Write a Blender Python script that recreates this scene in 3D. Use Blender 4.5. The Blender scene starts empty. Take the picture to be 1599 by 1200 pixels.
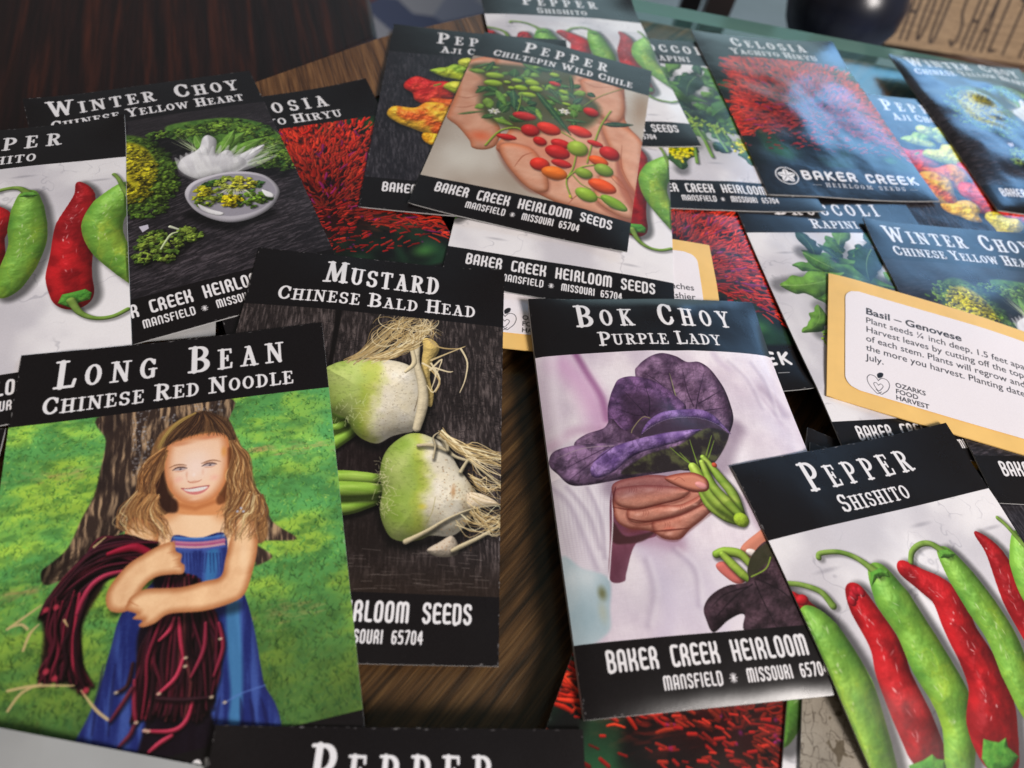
import bpy, math, random
import numpy as np
from mathutils import Vector, Matrix

# ---------------------------------------------------------------- camera, light, exposure
S = 0.083                       # one packet width in metres: all lengths below are packet widths times S
scene = bpy.context.scene
COL = scene.collection
_f, _pitch, _roll, _h = 985.25, 0.99066, 0.25053, 2.03476
cam_d = bpy.data.cameras.new("camera"); cam = bpy.data.objects.new("camera", cam_d); COL.objects.link(cam)
cam_d.sensor_fit = 'HORIZONTAL'; cam_d.sensor_width = 36.0; cam_d.lens = 36.0*_f/1599.0
cam_d.clip_start = 0.005; cam_d.clip_end = 50.0
_cp, _sp, _cr, _sr = math.cos(_pitch), math.sin(_pitch), math.cos(_roll), math.sin(_roll)
_fw = Vector((0, _cp, -_sp)); _up0 = Vector((0, _sp, _cp)); _rt0 = Vector((1, 0, 0))
_rt = _rt0*_cr+_up0*_sr; _up = _up0*_cr-_rt0*_sr
_M = Matrix((( _rt.x, _up.x, -_fw.x, 0), (_rt.y, _up.y, -_fw.y, 0), (_rt.z, _up.z, -_fw.z, _h*S), (0, 0, 0, 1)))
cam.matrix_world = _M
cam_d.dof.use_dof = True; cam_d.dof.focus_distance = 2.42*S; cam_d.dof.aperture_fstop = 9.5
scene.camera = cam

world = bpy.data.worlds.new("World"); scene.world = world; world.use_nodes = True
wn = world.node_tree.nodes; wl = world.node_tree.links; wn.clear()
w_out = wn.new('ShaderNodeOutputWorld'); w_bg = wn.new('ShaderNodeBackground'); w_tc = wn.new('ShaderNodeTexCoord'); w_sep = wn.new('ShaderNodeSeparateXYZ')
w_r = wn.new('ShaderNodeValToRGB'); w_mp = wn.new('ShaderNodeMapRange')
# a dim warm room, brighter and cooler towards the window wall at the back (+Y)
wl.new(w_tc.outputs['Generated'], w_sep.inputs[0]); wl.new(w_sep.outputs['Y'], w_mp.inputs['Value']); w_mp.inputs['From Min'].default_value = -1; w_mp.inputs['From Max'].default_value = 1
wl.new(w_mp.outputs[0], w_r.inputs[0]); wl.new(w_r.outputs[0], w_bg.inputs[0]); wl.new(w_bg.outputs[0], w_out.inputs[0])
e = w_r.color_ramp.elements; e[0].position = 0.2; e[0].color = (0.30, 0.24, 0.18, 1); e[1].position = 0.97; e[1].color = (0.40, 0.45, 0.50, 1)
m_ = w_r.color_ramp.elements.new(0.72); m_.color = (0.26, 0.24, 0.22, 1)
w_bg.inputs[1].default_value = WORLD_STRENGTH = 0.47
# the row of daylit windows low along the far wall, seen only as a haze on the glossy sheets
w_my = wn.new('ShaderNodeMapRange'); w_my.interpolation_type = 'SMOOTHSTEP'; w_my.inputs['From Min'].default_value = .55; w_my.inputs['From Max'].default_value = .86; wl.new(w_sep.outputs['Y'], w_my.inputs['Value'])
w_mz = wn.new('ShaderNodeMapRange'); w_mz.interpolation_type = 'SMOOTHSTEP'; w_mz.inputs['From Min'].default_value = .485; w_mz.inputs['From Max'].default_value = .40; wl.new(w_sep.outputs['Z'], w_mz.inputs['Value'])
w_m0 = wn.new('ShaderNodeMapRange'); w_m0.inputs['From Min'].default_value = .02; w_m0.inputs['From Max'].default_value = .12; wl.new(w_sep.outputs['Z'], w_m0.inputs['Value'])
w_a = wn.new('ShaderNodeMath'); w_a.operation = 'MULTIPLY'; wl.new(w_my.outputs[0], w_a.inputs[0]); wl.new(w_mz.outputs[0], w_a.inputs[1]); w_b = wn.new('ShaderNodeMath'); w_b.operation = 'MULTIPLY'; wl.new(w_a.outputs[0], w_b.inputs[0]); wl.new(w_m0.outputs[0], w_b.inputs[1])
w_mx = wn.new('ShaderNodeMapRange'); w_mx.interpolation_type = 'SMOOTHSTEP'; w_mx.inputs['From Min'].default_value = -.36; w_mx.inputs['From Max'].default_value = -.04; wl.new(w_sep.outputs['X'], w_mx.inputs['Value'])
w_c = wn.new('ShaderNodeMath'); w_c.operation = 'MULTIPLY'; wl.new(w_b.outputs[0], w_c.inputs[0]); wl.new(w_mx.outputs[0], w_c.inputs[1])
w_x = wn.new('ShaderNodeMix'); w_x.data_type = 'RGBA'; wl.new(w_c.outputs[0], w_x.inputs['Factor']); wl.new(w_r.outputs[0], w_x.inputs['A']); w_x.inputs['B'].default_value = (2.0, 2.9, 3.2, 1); wl.new(w_x.outputs['Result'], w_bg.inputs[0])

def area(name, loc, target, sx, sy, power, color):
    d = bpy.data.lights.new(name, 'AREA'); d.shape = 'RECTANGLE'; d.size = sx*S; d.size_y = sy*S; d.energy = power; d.color = color
    o = bpy.data.objects.new(name, d); COL.objects.link(o); o.location = Vector(loc)*S
    o.rotation_euler = (Vector(target)*S-o.location).to_track_quat('-Z', 'Y').to_euler(); return o
area("window_light", (9.8, 17.5, 7.3), (1.8, 2.8, 0), 8.0, 3.8, 3.8, (0.22, 0.52, 1.0))
area("fill_light", (14.5, -7.0, 14.0), (0.3, 1.6, 0), 7.0, 7.0, 42.0, (1.0, 0.93, 0.89))  # unseen soft light added to brighten the pile, placed clear of mirror glare

scene.view_settings.view_transform = 'Standard'; scene.view_settings.look = 'None'
scene.view_settings.exposure = 0.0; scene.view_settings.gamma = 1.0; scene.view_settings.use_curve_mapping = False
scene.render.engine = 'CYCLES'; scene.cycles.use_denoising = True; scene.cycles.max_bounces = 8; scene.cycles.transparent_max_bounces = 12
# ---------------------------------------------------------------- printing press: every printed face is computed here
R = 700
G_ = dict(f=985.25, pitch=0.99066, roll=0.25053, h=2.03476)
PH, HB, FB = 1.539, 0.283, 1.338
POSE = {  # x, y, turn, height on the pile (in packet widths)
'longbean': (-0.875, 0.440, 0.446, 0.055), 'mustard': (-0.479, 0.988, 0.209, 0.04), 'bok': (0.686, 1.137, 0.305, 0.05),
'shishA': (1.628, 0.706, 0.475, 0.07), 'pepE': (0.114, -0.626, 0.211, 0.075), 'chilt': (-0.157, 2.875, 0.008, 0.06),
'ajiJ': (-0.521, 2.875, 0.210, 0.035), 'wchoyG': (-1.606, 1.870, 0.673, 0.03), 'shishH': (-2.053, 1.276, 0.523, 0.045),
'celI': (-1.061, 2.017, 0.654, 0.015), 'shishL': (0.026, 2.541, 0.097, 0.03), 'shishM': (-0.081, 3.586, 0.349, 0.05),
'brocN': (0.606, 3.364, 0.319, 0.04), 'celO': (1.261, 3.698, 0.315, 0.055), 'wchoyQ': (2.585, 4.034, 0.263, 0.05),
'celR': (0.497, 2.236, 0.330, 0.015), 'brocS': (1.552, 2.212, 0.333, 0.025), 'wchoyT': (2.186, 2.184, 0.239, 0.035)}
f4 = np.float32

def ground(x, y, z=0.0):
    dx = (x-799.5)/G_['f']; du = -(y-600)/G_['f']
    cp, sp = math.cos(G_['pitch']), math.sin(G_['pitch']); cr, sr = math.cos(G_['roll']), math.sin(G_['roll'])
    dx, du = cr*dx-sr*du, sr*dx+cr*du
    D = (dx, cp+du*sp, -sp+du*cp); t = (z-G_['h'])/D[2]
    return D[0]*t, D[1]*t

def T(name, ox, oy, sc, pts):
    """points read off an enlarged view -> millimetres-like units on the flat print"""
    x0, y0, th, z = POSE[name]; out = []
    for x, y in pts:
        X, Y = ground(ox+x/sc, oy+y/sc, z); X -= x0; Y -= y0
        a = X*math.cos(th)+Y*math.sin(th); b = -X*math.sin(th)+Y*math.cos(th)
        out.append(((a+.5)*R, (PH/2-b)*R))
    return np.array(out, f4)

def U(*pts):
    return np.array(pts, f4)*R

def rgb(*c):
    return np.array(c, f4)/255.0

def _hash(ix, iy, seed):
    h = (ix.astype(np.int64)*374761393 + iy.astype(np.int64)*668265263 + seed*1442695041) & 0xffffffff
    h = ((h ^ (h >> 13))*1274126177) & 0xffffffff
    return ((h ^ (h >> 16)) & 0xffff).astype(f4)/65535.0

def vn(x, y, seed=0):
    ix = np.floor(x); iy = np.floor(y); fx = (x-ix).astype(f4); fy = (y-iy).astype(f4)
    fx = fx*fx*(3-2*fx); fy = fy*fy*(3-2*fy)
    a = _hash(ix, iy, seed); b = _hash(ix+1, iy, seed); c = _hash(ix, iy+1, seed); d = _hash(ix+1, iy+1, seed)
    return a+(b-a)*fx+(c-a)*fy+(a-b-c+d)*fx*fy

def fbm(x, y, seed=0, o=4):
    s = 0; w = 1.0; t = 0
    for k in range(o):
        s = s+w*vn(x*2**k+17.3*k, y*2**k+5.1*k, seed+k); t += w; w *= .5
    return s/t

def mix(a, b, t):
    t = np.clip(t, 0, 1)
    if np.ndim(t): t = t[..., None]
    return a*(1-t)+b*t

def sst(a, b, x):
    t = np.clip((x-a)/(b-a), 0, 1); return t*t*(3-2*t)

def cr(pts, closed, n=6):
    p = np.asarray(pts, f4); N = len(p); out = []
    rng_ = range(N) if closed else range(N-1)
    for i in rng_:
        if closed: a, b, c, d = p[i-1], p[i], p[(i+1) % N], p[(i+2) % N]
        else: a, b, c, d = p[max(i-1, 0)], p[i], p[i+1], p[min(i+2, N-1)]
        for k in range(n):
            t = k/n
            out.append(.5*((2*b)+(c-a)*t+(2*a-5*b+4*c-d)*t*t+(3*b-a-3*c+d)*t**3))
    if not closed: out.append(p[-1])
    return np.array(out, f4)

class Cv:
    def __init__(s, wu=1.0, hu=PH, col=(0, 0, 0)):
        s.W = int(round(wu*R)); s.H = int(round(hu*R))
        s.a = np.zeros((s.H, s.W, 3), f4)+rgb(*col)
    def grid(s, x0=0, y0=0, x1=None, y1=None):
        x1 = s.W if x1 is None else x1; y1 = s.H if y1 is None else y1
        return np.meshgrid(np.arange(x0, x1, dtype=f4)+.5, np.arange(y0, y1, dtype=f4)+.5)
    def box(s, lo, hi):
        x0 = max(0, int(lo[0])); y0 = max(0, int(lo[1])); x1 = min(s.W, int(hi[0])+2); y1 = min(s.H, int(hi[1])+2)
        return (x0, y0, x1, y1) if x1 > x0 and y1 > y0 else None
    def blend(s, b, col, m):
        x0, y0, x1, y1 = b; t = s.a[y0:y1, x0:x1]; m = m[..., None]
        s.a[y0:y1, x0:x1] = t*(1-m)+col*m
    def sdf(s, pts, pad=3, smooth=True, n=6):
        p = cr(pts, True, n) if smooth else np.asarray(pts, f4)
        b = s.box(p.min(0)-pad, p.max(0)+pad)
        if b is None: return None
        X, Y = s.grid(*b); d2 = np.full(X.shape, 1e12, f4); ins = np.zeros(X.shape, bool)
        for i in range(len(p)):
            x1, y1 = p[i-1]; x2, y2 = p[i]; ex, ey = x2-x1, y2-y1; L = ex*ex+ey*ey
            if L < 1e-9: continue
            wx, wy = X-x1, Y-y1; t = np.clip((wx*ex+wy*ey)/L, 0, 1)
            d2 = np.minimum(d2, (wx-ex*t)**2+(wy-ey*t)**2)
            if ey != 0:
                c = (y1 <= Y) != (y2 <= Y); ins ^= c & (X < x1+(Y-y1)*ex/ey)
        d = np.sqrt(d2); return b, X, Y, np.where(ins, d, -d)
    def poly(s, pts, col, soft=1.2, al=1.0, smooth=True, pad=0):
        q = s.sdf(pts, pad=soft+2+pad, smooth=smooth)
        if q is None: return None
        b, X, Y, d = q; m = np.clip(d/soft+.5, 0, 1)*al
        c = col(X, Y, d) if callable(col) else np.asarray(col, f4)
        s.blend(b, c, m); return q
    def form(s, pts, col, Rr=30, bump=0, bs=12, seed=1, L=(-.35, -.6, .72), amb=.5, dif=.62, spec=0, sp=20, soft=1.2, smooth=True, edge=0, al=1):
        """rounded body inside an outline, lit in the printed photo"""
        q = s.sdf(pts, smooth=smooth)
        if q is None: return
        b, X, Y, d = q; t = np.clip(d/Rr, 0, 1); h = Rr*np.sqrt(np.clip(1-(1-t)**2, 0, 1))*.8
        if bump: h = h+bump*fbm(X/bs, Y/bs, seed, 4)
        s.lit(b, X, Y, h, np.clip(d/soft+.5, 0, 1)*al, col, L, amb, dif, spec, sp, d)
    def lit(s, b, X, Y, h, m, col, L, amb, dif, spec, sp, d):
        gy, gx = np.gradient(h) if min(h.shape) > 1 else (h*0, h*0)
        k = 1/np.sqrt(gx*gx+gy*gy+1); nl = (-gx*L[0]-gy*L[1]+L[2])*k
        c = col(X, Y, d) if callable(col) else np.asarray(col, f4)
        c = c*(amb+dif*np.clip(nl, 0, 1.2))[..., None]
        if spec:
            hz = (-gx*L[0]*.6-gy*L[1]*.6+.85)*k; c = c+(spec*np.clip(hz, 0, 1)**sp)[..., None]
        s.blend(b, np.clip(c, 0, 1), m)
    def tube(s, pts, rad, col, n=6, L=(-.35, -.6, .72), amb=.5, dif=.62, spec=0, sp=20, bump=0, bs=10, seed=3, soft=1.0, al=1, flat=.9, shadow=None):
        p = cr(pts, False, n) if len(pts) > 2 else np.asarray(pts, f4)
        rad = np.asarray(rad, f4)*np.ones(1, f4)
        r = np.interp(np.linspace(0, 1, len(p)), np.linspace(0, 1, len(rad)), rad) if len(rad) > 1 else np.full(len(p), rad[0])
        if shadow:
            sx, sy, sb, sa = shadow; s.soft(p+np.array([sx, sy], f4), r, sb, sa)
        mr = r.max()+2; b = s.box(p.min(0)-mr, p.max(0)+mr)
        if b is None: return
        X, Y = s.grid(*b); best = np.full(X.shape, 1e9, f4); dd = best.copy(); rr = np.ones_like(best); tt = np.zeros_like(best)
        for i in range(len(p)-1):
            x1, y1 = p[i]; x2, y2 = p[i+1]; q = max(r[i], r[i+1])+2
            ax = max(0, int(min(x1, x2)-q)-b[0]); bx = min(X.shape[1], int(max(x1, x2)+q)+2-b[0])
            ay = max(0, int(min(y1, y2)-q)-b[1]); by = min(X.shape[0], int(max(y1, y2)+q)+2-b[1])
            if bx <= ax or by <= ay: continue
            sl = (slice(ay, by), slice(ax, bx)); ex, ey = x2-x1, y2-y1; LL = ex*ex+ey*ey+1e-9
            wx, wy = X[sl]-x1, Y[sl]-y1; t = np.clip((wx*ex+wy*ey)/LL, 0, 1); ds = np.sqrt((wx-ex*t)**2+(wy-ey*t)**2)
            ri = r[i]+(r[i+1]-r[i])*t; v = ds-ri; u = v < best[sl]
            best[sl] = np.where(u, v, best[sl]); dd[sl] = np.where(u, ds, dd[sl]); rr[sl] = np.where(u, ri, rr[sl]); tt[sl] = np.where(u, (i+t)/(len(p)-1), tt[sl])
        m = np.clip(-best/soft+.5, 0, 1)*al
        if not (m > 0).any(): return
        h = np.sqrt(np.clip(rr*rr-dd*dd, 0, None)+.01)*flat
        if rr.max() > 14:
            for ax in (0, 1):
                for _ in (0, 1): h = sum(np.roll(h, k, ax) for k in range(-3, 4))/7
        if bump: h = h+bump*fbm(X/bs, Y/bs, seed, 4)
        c = (lambda X_, Y_, d_: col(X_, Y_, tt)) if callable(col) else col
        s.lit(b, X, Y, h, m, c, L, amb, dif, spec, sp, -best)
    def line(s, pts, rad, col, al=1, n=4):
        """thin flat stroke"""
        p = cr(pts, False, n) if len(pts) > 2 else np.asarray(pts, f4)
        rad = np.atleast_1d(np.asarray(rad, f4)); r = np.interp(np.linspace(0, 1, len(p)), np.linspace(0, 1, len(rad)), rad) if len(rad) > 1 else np.full(len(p), rad[0])
        mr = r.max()+2; b = s.box(p.min(0)-mr, p.max(0)+mr)
        if b is None: return
        X, Y = s.grid(*b); best = np.full(X.shape, 1e9, f4)
        for i in range(len(p)-1):
            x1, y1 = p[i]; ex, ey = p[i+1]-p[i]; LL = ex*ex+ey*ey+1e-9; wx, wy = X-x1, Y-y1
            t = np.clip((wx*ex+wy*ey)/LL, 0, 1); best = np.minimum(best, np.sqrt((wx-ex*t)**2+(wy-ey*t)**2)-(r[i]+(r[i+1]-r[i])*t))
        s.blend(b, np.asarray(col, f4), np.clip(.5-best, 0, 1)*al)
    def soft(s, p, r, blur, al, col=(0, 0, 0)):
        """blurred dark halo along a path"""
        p = np.asarray(p, f4); r = np.ones(len(p), f4)*r; q = r.max()+blur*2+2; b = s.box(p.min(0)-q, p.max(0)+q)
        if b is None: return
        X, Y = s.grid(*b); best = np.full(X.shape, 1e9, f4)
        for i in range(0, len(p)-1, 1):
            x1, y1 = p[i]; ex, ey = p[i+1]-p[i]; LL = ex*ex+ey*ey+1e-9; wx, wy = X-x1, Y-y1
            t = np.clip((wx*ex+wy*ey)/LL, 0, 1); best = np.minimum(best, np.sqrt((wx-ex*t)**2+(wy-ey*t)**2)-r[i])
        s.blend(b, np.asarray(col, f4), al*sst(1, 0, np.clip(best/(2*blur)+.25, 0, 1)))
    def blob(s, c, r, col, al=1.0, ang=0, hard=.0):
        c = np.asarray(c, f4); r = np.ones(2)*r; q = r.max()+2; b = s.box(c-q, c+q)
        if b is None: return
        X, Y = s.grid(*b); x, y = X-c[0], Y-c[1]; ca, sa = math.cos(ang), math.sin(ang)
        d = np.sqrt(((x*ca+y*sa)/r[0])**2+((-x*sa+y*ca)/r[1])**2); s.blend(b, np.asarray(col, f4), al*sst(1, hard, d))
    def ball(s, c, r, col, ang=0, **k):
        t = np.linspace(0, 2*math.pi, 15)[:-1]; r = np.ones(2)*r
        x = r[0]*np.cos(t); y = r[1]*np.sin(t); ca, sa = math.cos(ang), math.sin(ang)
        s.form(np.stack([c[0]+x*ca-y*sa, c[1]+x*sa+y*ca], 1), col, Rr=min(r), **k)

def hairs(cv, rng, paths, n, jit, cols, w=(.5, 1.2), al=.8, curl=0):
    """n strands interpolated between guide paths (all with the same number of points)"""
    P = np.asarray(paths, f4)
    for k in range(n):
        a = rng.random()*(len(P)-1); i = min(int(a), len(P)-2); t = a-i
        p = P[i]*(1-t)+P[i+1]*t; p = p+rng.normal(0, jit, p.shape)*np.linspace(.5, 1.3, len(p))[:, None]
        if curl: p = cr(p, False, 4); tt = np.linspace(0, 1, len(p)); p = p+curl*np.sin(tt*rng.uniform(9, 15)+rng.uniform(0, 6))[:, None]*tt[:, None]*np.array([1, .3], f4)
        c = cols[rng.integers(len(cols))]*(.8+.4*rng.random()); cv.line(p, [rng.uniform(*w), rng.uniform(*w), .4], np.clip(c, 0, 1), al)

# ---------------------------------------------------------------- lettering
def _S(x, y0=0., y1=1., w=.17, a=.15):
    return [('l', x, y0+.05, x, y1-.05, w), ('l', x-a, y0+.04, x+a, y0+.04, .085), ('l', x-a, y1-.04, x+a, y1-.04, .085)]
TG = {
'A': (.66, [('l', .33, .06, .14, .95, .11), ('l', .33, .06, .52, .95, .17), ('l', .2, .66, .47, .66, .08), ('l', .02, .96, .26, .96, .085), ('l', .38, .96, .66, .96, .085), ('l', .2, .04, .36, .04, .085)]),
'B': (.62, _S(.17)+[('e', .3, .27, .2, .22, -90, 90, .16, .09), ('e', .3, .73, .24, .23, -90, 90, .17, .09), ('l', .17, .5, .3, .5, .09), ('l', .17, .045, .3, .045, .09), ('l', .17, .955, .3, .955, .09)]),
'C': (.6, [('e', .33, .5, .23, .45, 40, 320, .17, .1), ('l', .52, .12, .52, .34, .11), ('l', .52, .78, .51, .66, .1)]),
'D': (.62, _S(.17)+[('e', .27, .5, .26, .455, -90, 90, .17, .09), ('l', .17, .045, .27, .045, .09), ('l', .17, .955, .27, .955, .09)]),
'E': (.56, _S(.17)+[('l', .17, .05, .48, .05, .09), ('l', .17, .95, .5, .95, .09), ('l', .48, .05, .49, .22, .09), ('l', .5, .95, .52, .74, .09), ('l', .17, .48, .36, .48, .09), ('l', .37, .36, .37, .6, .09)]),
'G': (.64, [('e', .33, .5, .23, .45, 60, 320, .17, .1), ('l', .53, .12, .53, .3, .1), ('l', .5, .56, .5, .9, .15), ('l', .36, .55, .62, .55, .085)]),
'H': (.68, _S(.16)+_S(.52)+[('l', .16, .5, .52, .5, .1)]),
'I': (.34, _S(.17)),
'J': (.5, [('l', .33, .04, .33, .72, .17), ('l', .18, .04, .48, .04, .085), ('e', .19, .72, .14, .23, 0, 170, .14, .1)]),
'K': (.66, _S(.16)+[('l', .5, .08, .22, .52, .1), ('l', .28, .44, .53, .94, .17), ('l', .38, .04, .62, .04, .085), ('l', .42, .96, .66, .96, .085)]),
'L': (.56, _S(.17)+[('l', .17, .95, .5, .95, .1), ('l', .5, .95, .54, .72, .1)]),
'M': (.86, [('l', .18, .05, .12, .95, .1), ('l', .2, .05, .42, .9, .17), ('l', .42, .9, .64, .05, .1), ('l', .66, .05, .72, .95, .17), ('l', .06, .04, .28, .04, .085), ('l', .58, .04, .8, .04, .085), ('l', 0, .96, .24, .96, .085), ('l', .6, .96, .86, .96, .085)]),
'N': (.72, [('l', .15, .05, .15, .95, .11), ('l', .17, .06, .56, .94, .17), ('l', .57, .05, .57, .95, .11), ('l', .02, .04, .26, .04, .085), ('l', .44, .04, .7, .04, .085), ('l', .02, .96, .28, .96, .085)]),
'O': (.6, [('e', .3, .5, .215, .45, 0, 360, .17, .09)]),
'P': (.58, _S(.17)+[('e', .28, .3, .23, .255, -90, 90, .17, .09), ('l', .17, .045, .28, .045, .09), ('l', .22, .555, .3, .555, .09), ('l', .22, .47, .22, .64, .07)]),
'R': (.66, _S(.17)+[('e', .28, .27, .22, .225, -90, 90, .16, .09), ('l', .17, .045, .28, .045, .09), ('l', .17, .5, .3, .5, .09), ('l', .34, .5, .51, .94, .17), ('l', .5, .96, .66, .93, .085)]),
'S': (.54, [('e', .27, .28, .17, .23, 350, 90, .13, .1, -1), ('e', .27, .28, .17, .23, 90, 345, .15, .1), ('e', .27, .73, .18, .23, -90, 170, .16, .1), ('l', .45, .08, .45, .26, .09), ('l', .08, .72, .08, .92, .09)]),
'T': (.6, _S(.3)+[('l', .05, .05, .55, .05, .1), ('l', .05, .05, .05, .24, .09), ('l', .55, .05, .55, .24, .09)]),
'U': (.66, [('l', .16, .05, .16, .7, .17), ('l', .5, .05, .5, .7, .12), ('e', .33, .7, .17, .26, 0, 180, .15, .1), ('l', .02, .04, .3, .04, .085), ('l', .38, .04, .64, .04, .085)]),
'W': (.95, [('l', .12, .05, .3, .94, .16), ('l', .3, .94, .47, .1, .1), ('l', .47, .1, .65, .94, .16), ('l', .65, .94, .83, .05, .1), ('l', 0, .04, .26, .04, .085), ('l', .7, .04, .95, .04, .085)]),
'Y': (.66, [('l', .13, .06, .33, .54, .16), ('l', .53, .06, .34, .54, .1), ('l', .33, .5, .33, .95, .16), ('l', 0, .04, .26, .04, .085), ('l', .4, .04, .66, .04, .085), ('l', .2, .96, .48, .96, .085)]),
}
q_ = .155
def _m(*p): return ('p', p, q_)
MG = {
'A': (.46, [_m((.08, .93), (.08, .22), (.16, .08), (.3, .08), (.38, .22), (.38, .93)), _m((.08, .62), (.38, .62))]),
'B': (.46, [_m((.08, .5), (.08, .08), (.28, .08), (.37, .18), (.36, .38), (.27, .48), (.1, .48)), _m((.08, .48), (.3, .5), (.39, .6), (.39, .82), (.3, .92), (.08, .92), (.08, .48))]),
'C': (.42, [_m((.38, .1), (.18, .08), (.08, .2), (.08, .8), (.17, .92), (.36, .91), (.37, .82))]),
'D': (.46, [_m((.08, .08), (.28, .08), (.38, .2), (.38, .8), (.28, .92), (.08, .92), (.08, .08))]),
'E': (.42, [_m((.38, .14), (.3, .08), (.18, .08), (.08, .2), (.08, .8), (.18, .92), (.38, .9)), _m((.08, .52), (.34, .5))]),
'F': (.4, [_m((.37, .1), (.18, .08), (.08, .2), (.08, .93)), _m((.08, .52), (.32, .5))]),
'H': (.48, [_m((.08, .07), (.08, .93)), _m((.4, .07), (.4, .93)), _m((.08, .55), (.4, .55))]),
'I': (.2, [_m((.09, .07), (.09, .93))]),
'K': (.48, [_m((.08, .07), (.08, .93)), _m((.38, .07), (.38, .3), (.3, .5), (.12, .54)), _m((.3, .5), (.4, .68), (.4, .93))]),
'L': (.38, [_m((.08, .07), (.08, .8), (.17, .92), (.34, .92))]),
'M': (.68, [_m((.08, .93), (.08, .22), (.16, .08), (.26, .1), (.34, .22), (.34, .93)), _m((.34, .22), (.42, .08), (.52, .09), (.6, .22), (.6, .93))]),
'N': (.46, [_m((.08, .93), (.08, .22), (.16, .08), (.3, .08), (.38, .22), (.38, .93))]),
'O': (.46, [_m((.08, .22), (.16, .08), (.3, .08), (.38, .22), (.38, .78), (.3, .92), (.16, .92), (.08, .78), (.08, .22))]),
'R': (.46, [_m((.08, .93), (.08, .22), (.16, .08), (.28, .08), (.36, .2), (.36, .4), (.26, .52), (.1, .54)), _m((.26, .52), (.38, .68), (.38, .93))]),
'S': (.44, [_m((.37, .24), (.34, .1), (.16, .08), (.08, .2), (.1, .38), (.34, .58), (.37, .78), (.28, .92), (.14, .92), (.07, .78))]),
'T': (.46, [_m((.04, .08), (.42, .08)), _m((.23, .08), (.23, .93))]),
'U': (.46, [_m((.08, .07), (.08, .78), (.16, .92), (.3, .92), (.38, .78), (.38, .07))]),
'6': (.44, [_m((.35, .12), (.16, .1), (.08, .3), (.08, .78), (.16, .92), (.28, .92), (.36, .8), (.36, .56), (.26, .46), (.1, .5))]),
'5': (.44, [_m((.35, .08), (.1, .08), (.09, .44), (.26, .42), (.36, .54), (.36, .8), (.26, .92), (.08, .9))]),
'7': (.42, [_m((.06, .08), (.37, .08), (.16, .93))]),
'0': (.44, [_m((.08, .22), (.16, .08), (.28, .08), (.36, .22), (.36, .78), (.28, .92), (.16, .92), (.08, .78), (.08, .22))]),
'4': (.44, [_m((.3, .93), (.3, .08), (.06, .66), (.4, .66))]),
'*': (.6, [('p', ((.3, .2), (.3, .8)), .06), ('p', ((0., .5), (.6, .5)), .06), ('p', ((.08, .28), (.52, .72)), .06), ('p', ((.08, .72), (.52, .28)), .06), ('p', ((.18, .2), (.42, .8)), .04), ('p', ((.42, .2), (.18, .8)), .04)]),
}
def glyph(cv, g, x, y, h, sx, col, wk=1.0):
    for s in g[1]:
        if s[0] == 'l':
            _, a, b, c, d, w = s; cv.line(np.array([(x+a*h*sx, y+b*h), (x+c*h*sx, y+d*h)]), w*h*.5*wk, col)
        elif s[0] == 'p':
            p = np.array([(x+a*h*sx, y+b*h) for a, b in s[1]], f4); cv.line(cr(p, False, 3) if False else p, s[2]*h*.5*wk, col, n=3) if len(p) > 2 else cv.line(p, s[2]*h*.5*wk, col)
        else:
            cx, cy, rx, ry, a0, a1, wa, wb = s[1:9]
            if len(s) > 9: a0, a1 = -80, -8
            t = np.radians(np.linspace(a0, a1, 15)); p = np.stack([x+(cx+rx*np.cos(t))*h*sx, y+(cy+ry*np.sin(t))*h], 1)
            cv.line(p.astype(f4), (wb+(wa-wb)*np.abs(np.cos(t)))*h*.5*wk, col, n=1)

def text(cv, s, u0, u1, vb, hs, hb=None, font=None, col=(235, 233, 235), sx=1.0, space=.55, wk=1.0, vt=None):
    """one line of capitals spread from u0 to u1, baseline vb; the first letter of each word may be taller"""
    font = font or TG; hb = hb or hs; its = []; first = True
    for ch in s:
        if ch == ' ': its.append((None, hs)); first = True; continue
        its.append((ch, hb if first else hs)); first = False
    w = [(font[c][0] if c else space)*h*sx for c, h in its]
    if (u1-u0)-sum(w) < .10*hs*len(its): k_ = ((u1-u0)-.10*hs*len(its))/sum(w); sx *= k_; w = [q*k_ for q in w]
    gap = ((u1-u0)-sum(w))/max(1, len(its)-1); x = u0
    for (c, h), ww in zip(its, w):
        if c: glyph(cv, font[c], x*R, (vb-h)*R, h*R, sx, rgb(*col), wk)
        x += ww+gap

INK = (19, 16, 18)
def header(cv, t, tu, s, su):
    cv.a[:int(HB*R)] = rgb(*INK)
    text(cv, t, tu[0], tu[1], .154, .088, .114, sx=1.0)
    text(cv, s, su[0], su[1], .250, .053, .066, sx=1.3, wk=1.12, space=.3)
def footer(cv):
    cv.a[int(FB*R):] = rgb(*INK)
    text(cv, 'BAKER CREEK HEIRLOOM SEEDS', .088, .914, 1.424, .063, font=MG, space=.5)
    text(cv, 'MANSFIELD', .247, .43, 1.484, .040, font=MG)
    glyph(cv, MG['*'], .452*R, 1.446*R, .042*R, .95, rgb(235, 233, 235), 1.1)
    text(cv, 'MISSOURI 65704', .508, .770, 1.484, .040, font=MG, space=.5)

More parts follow.
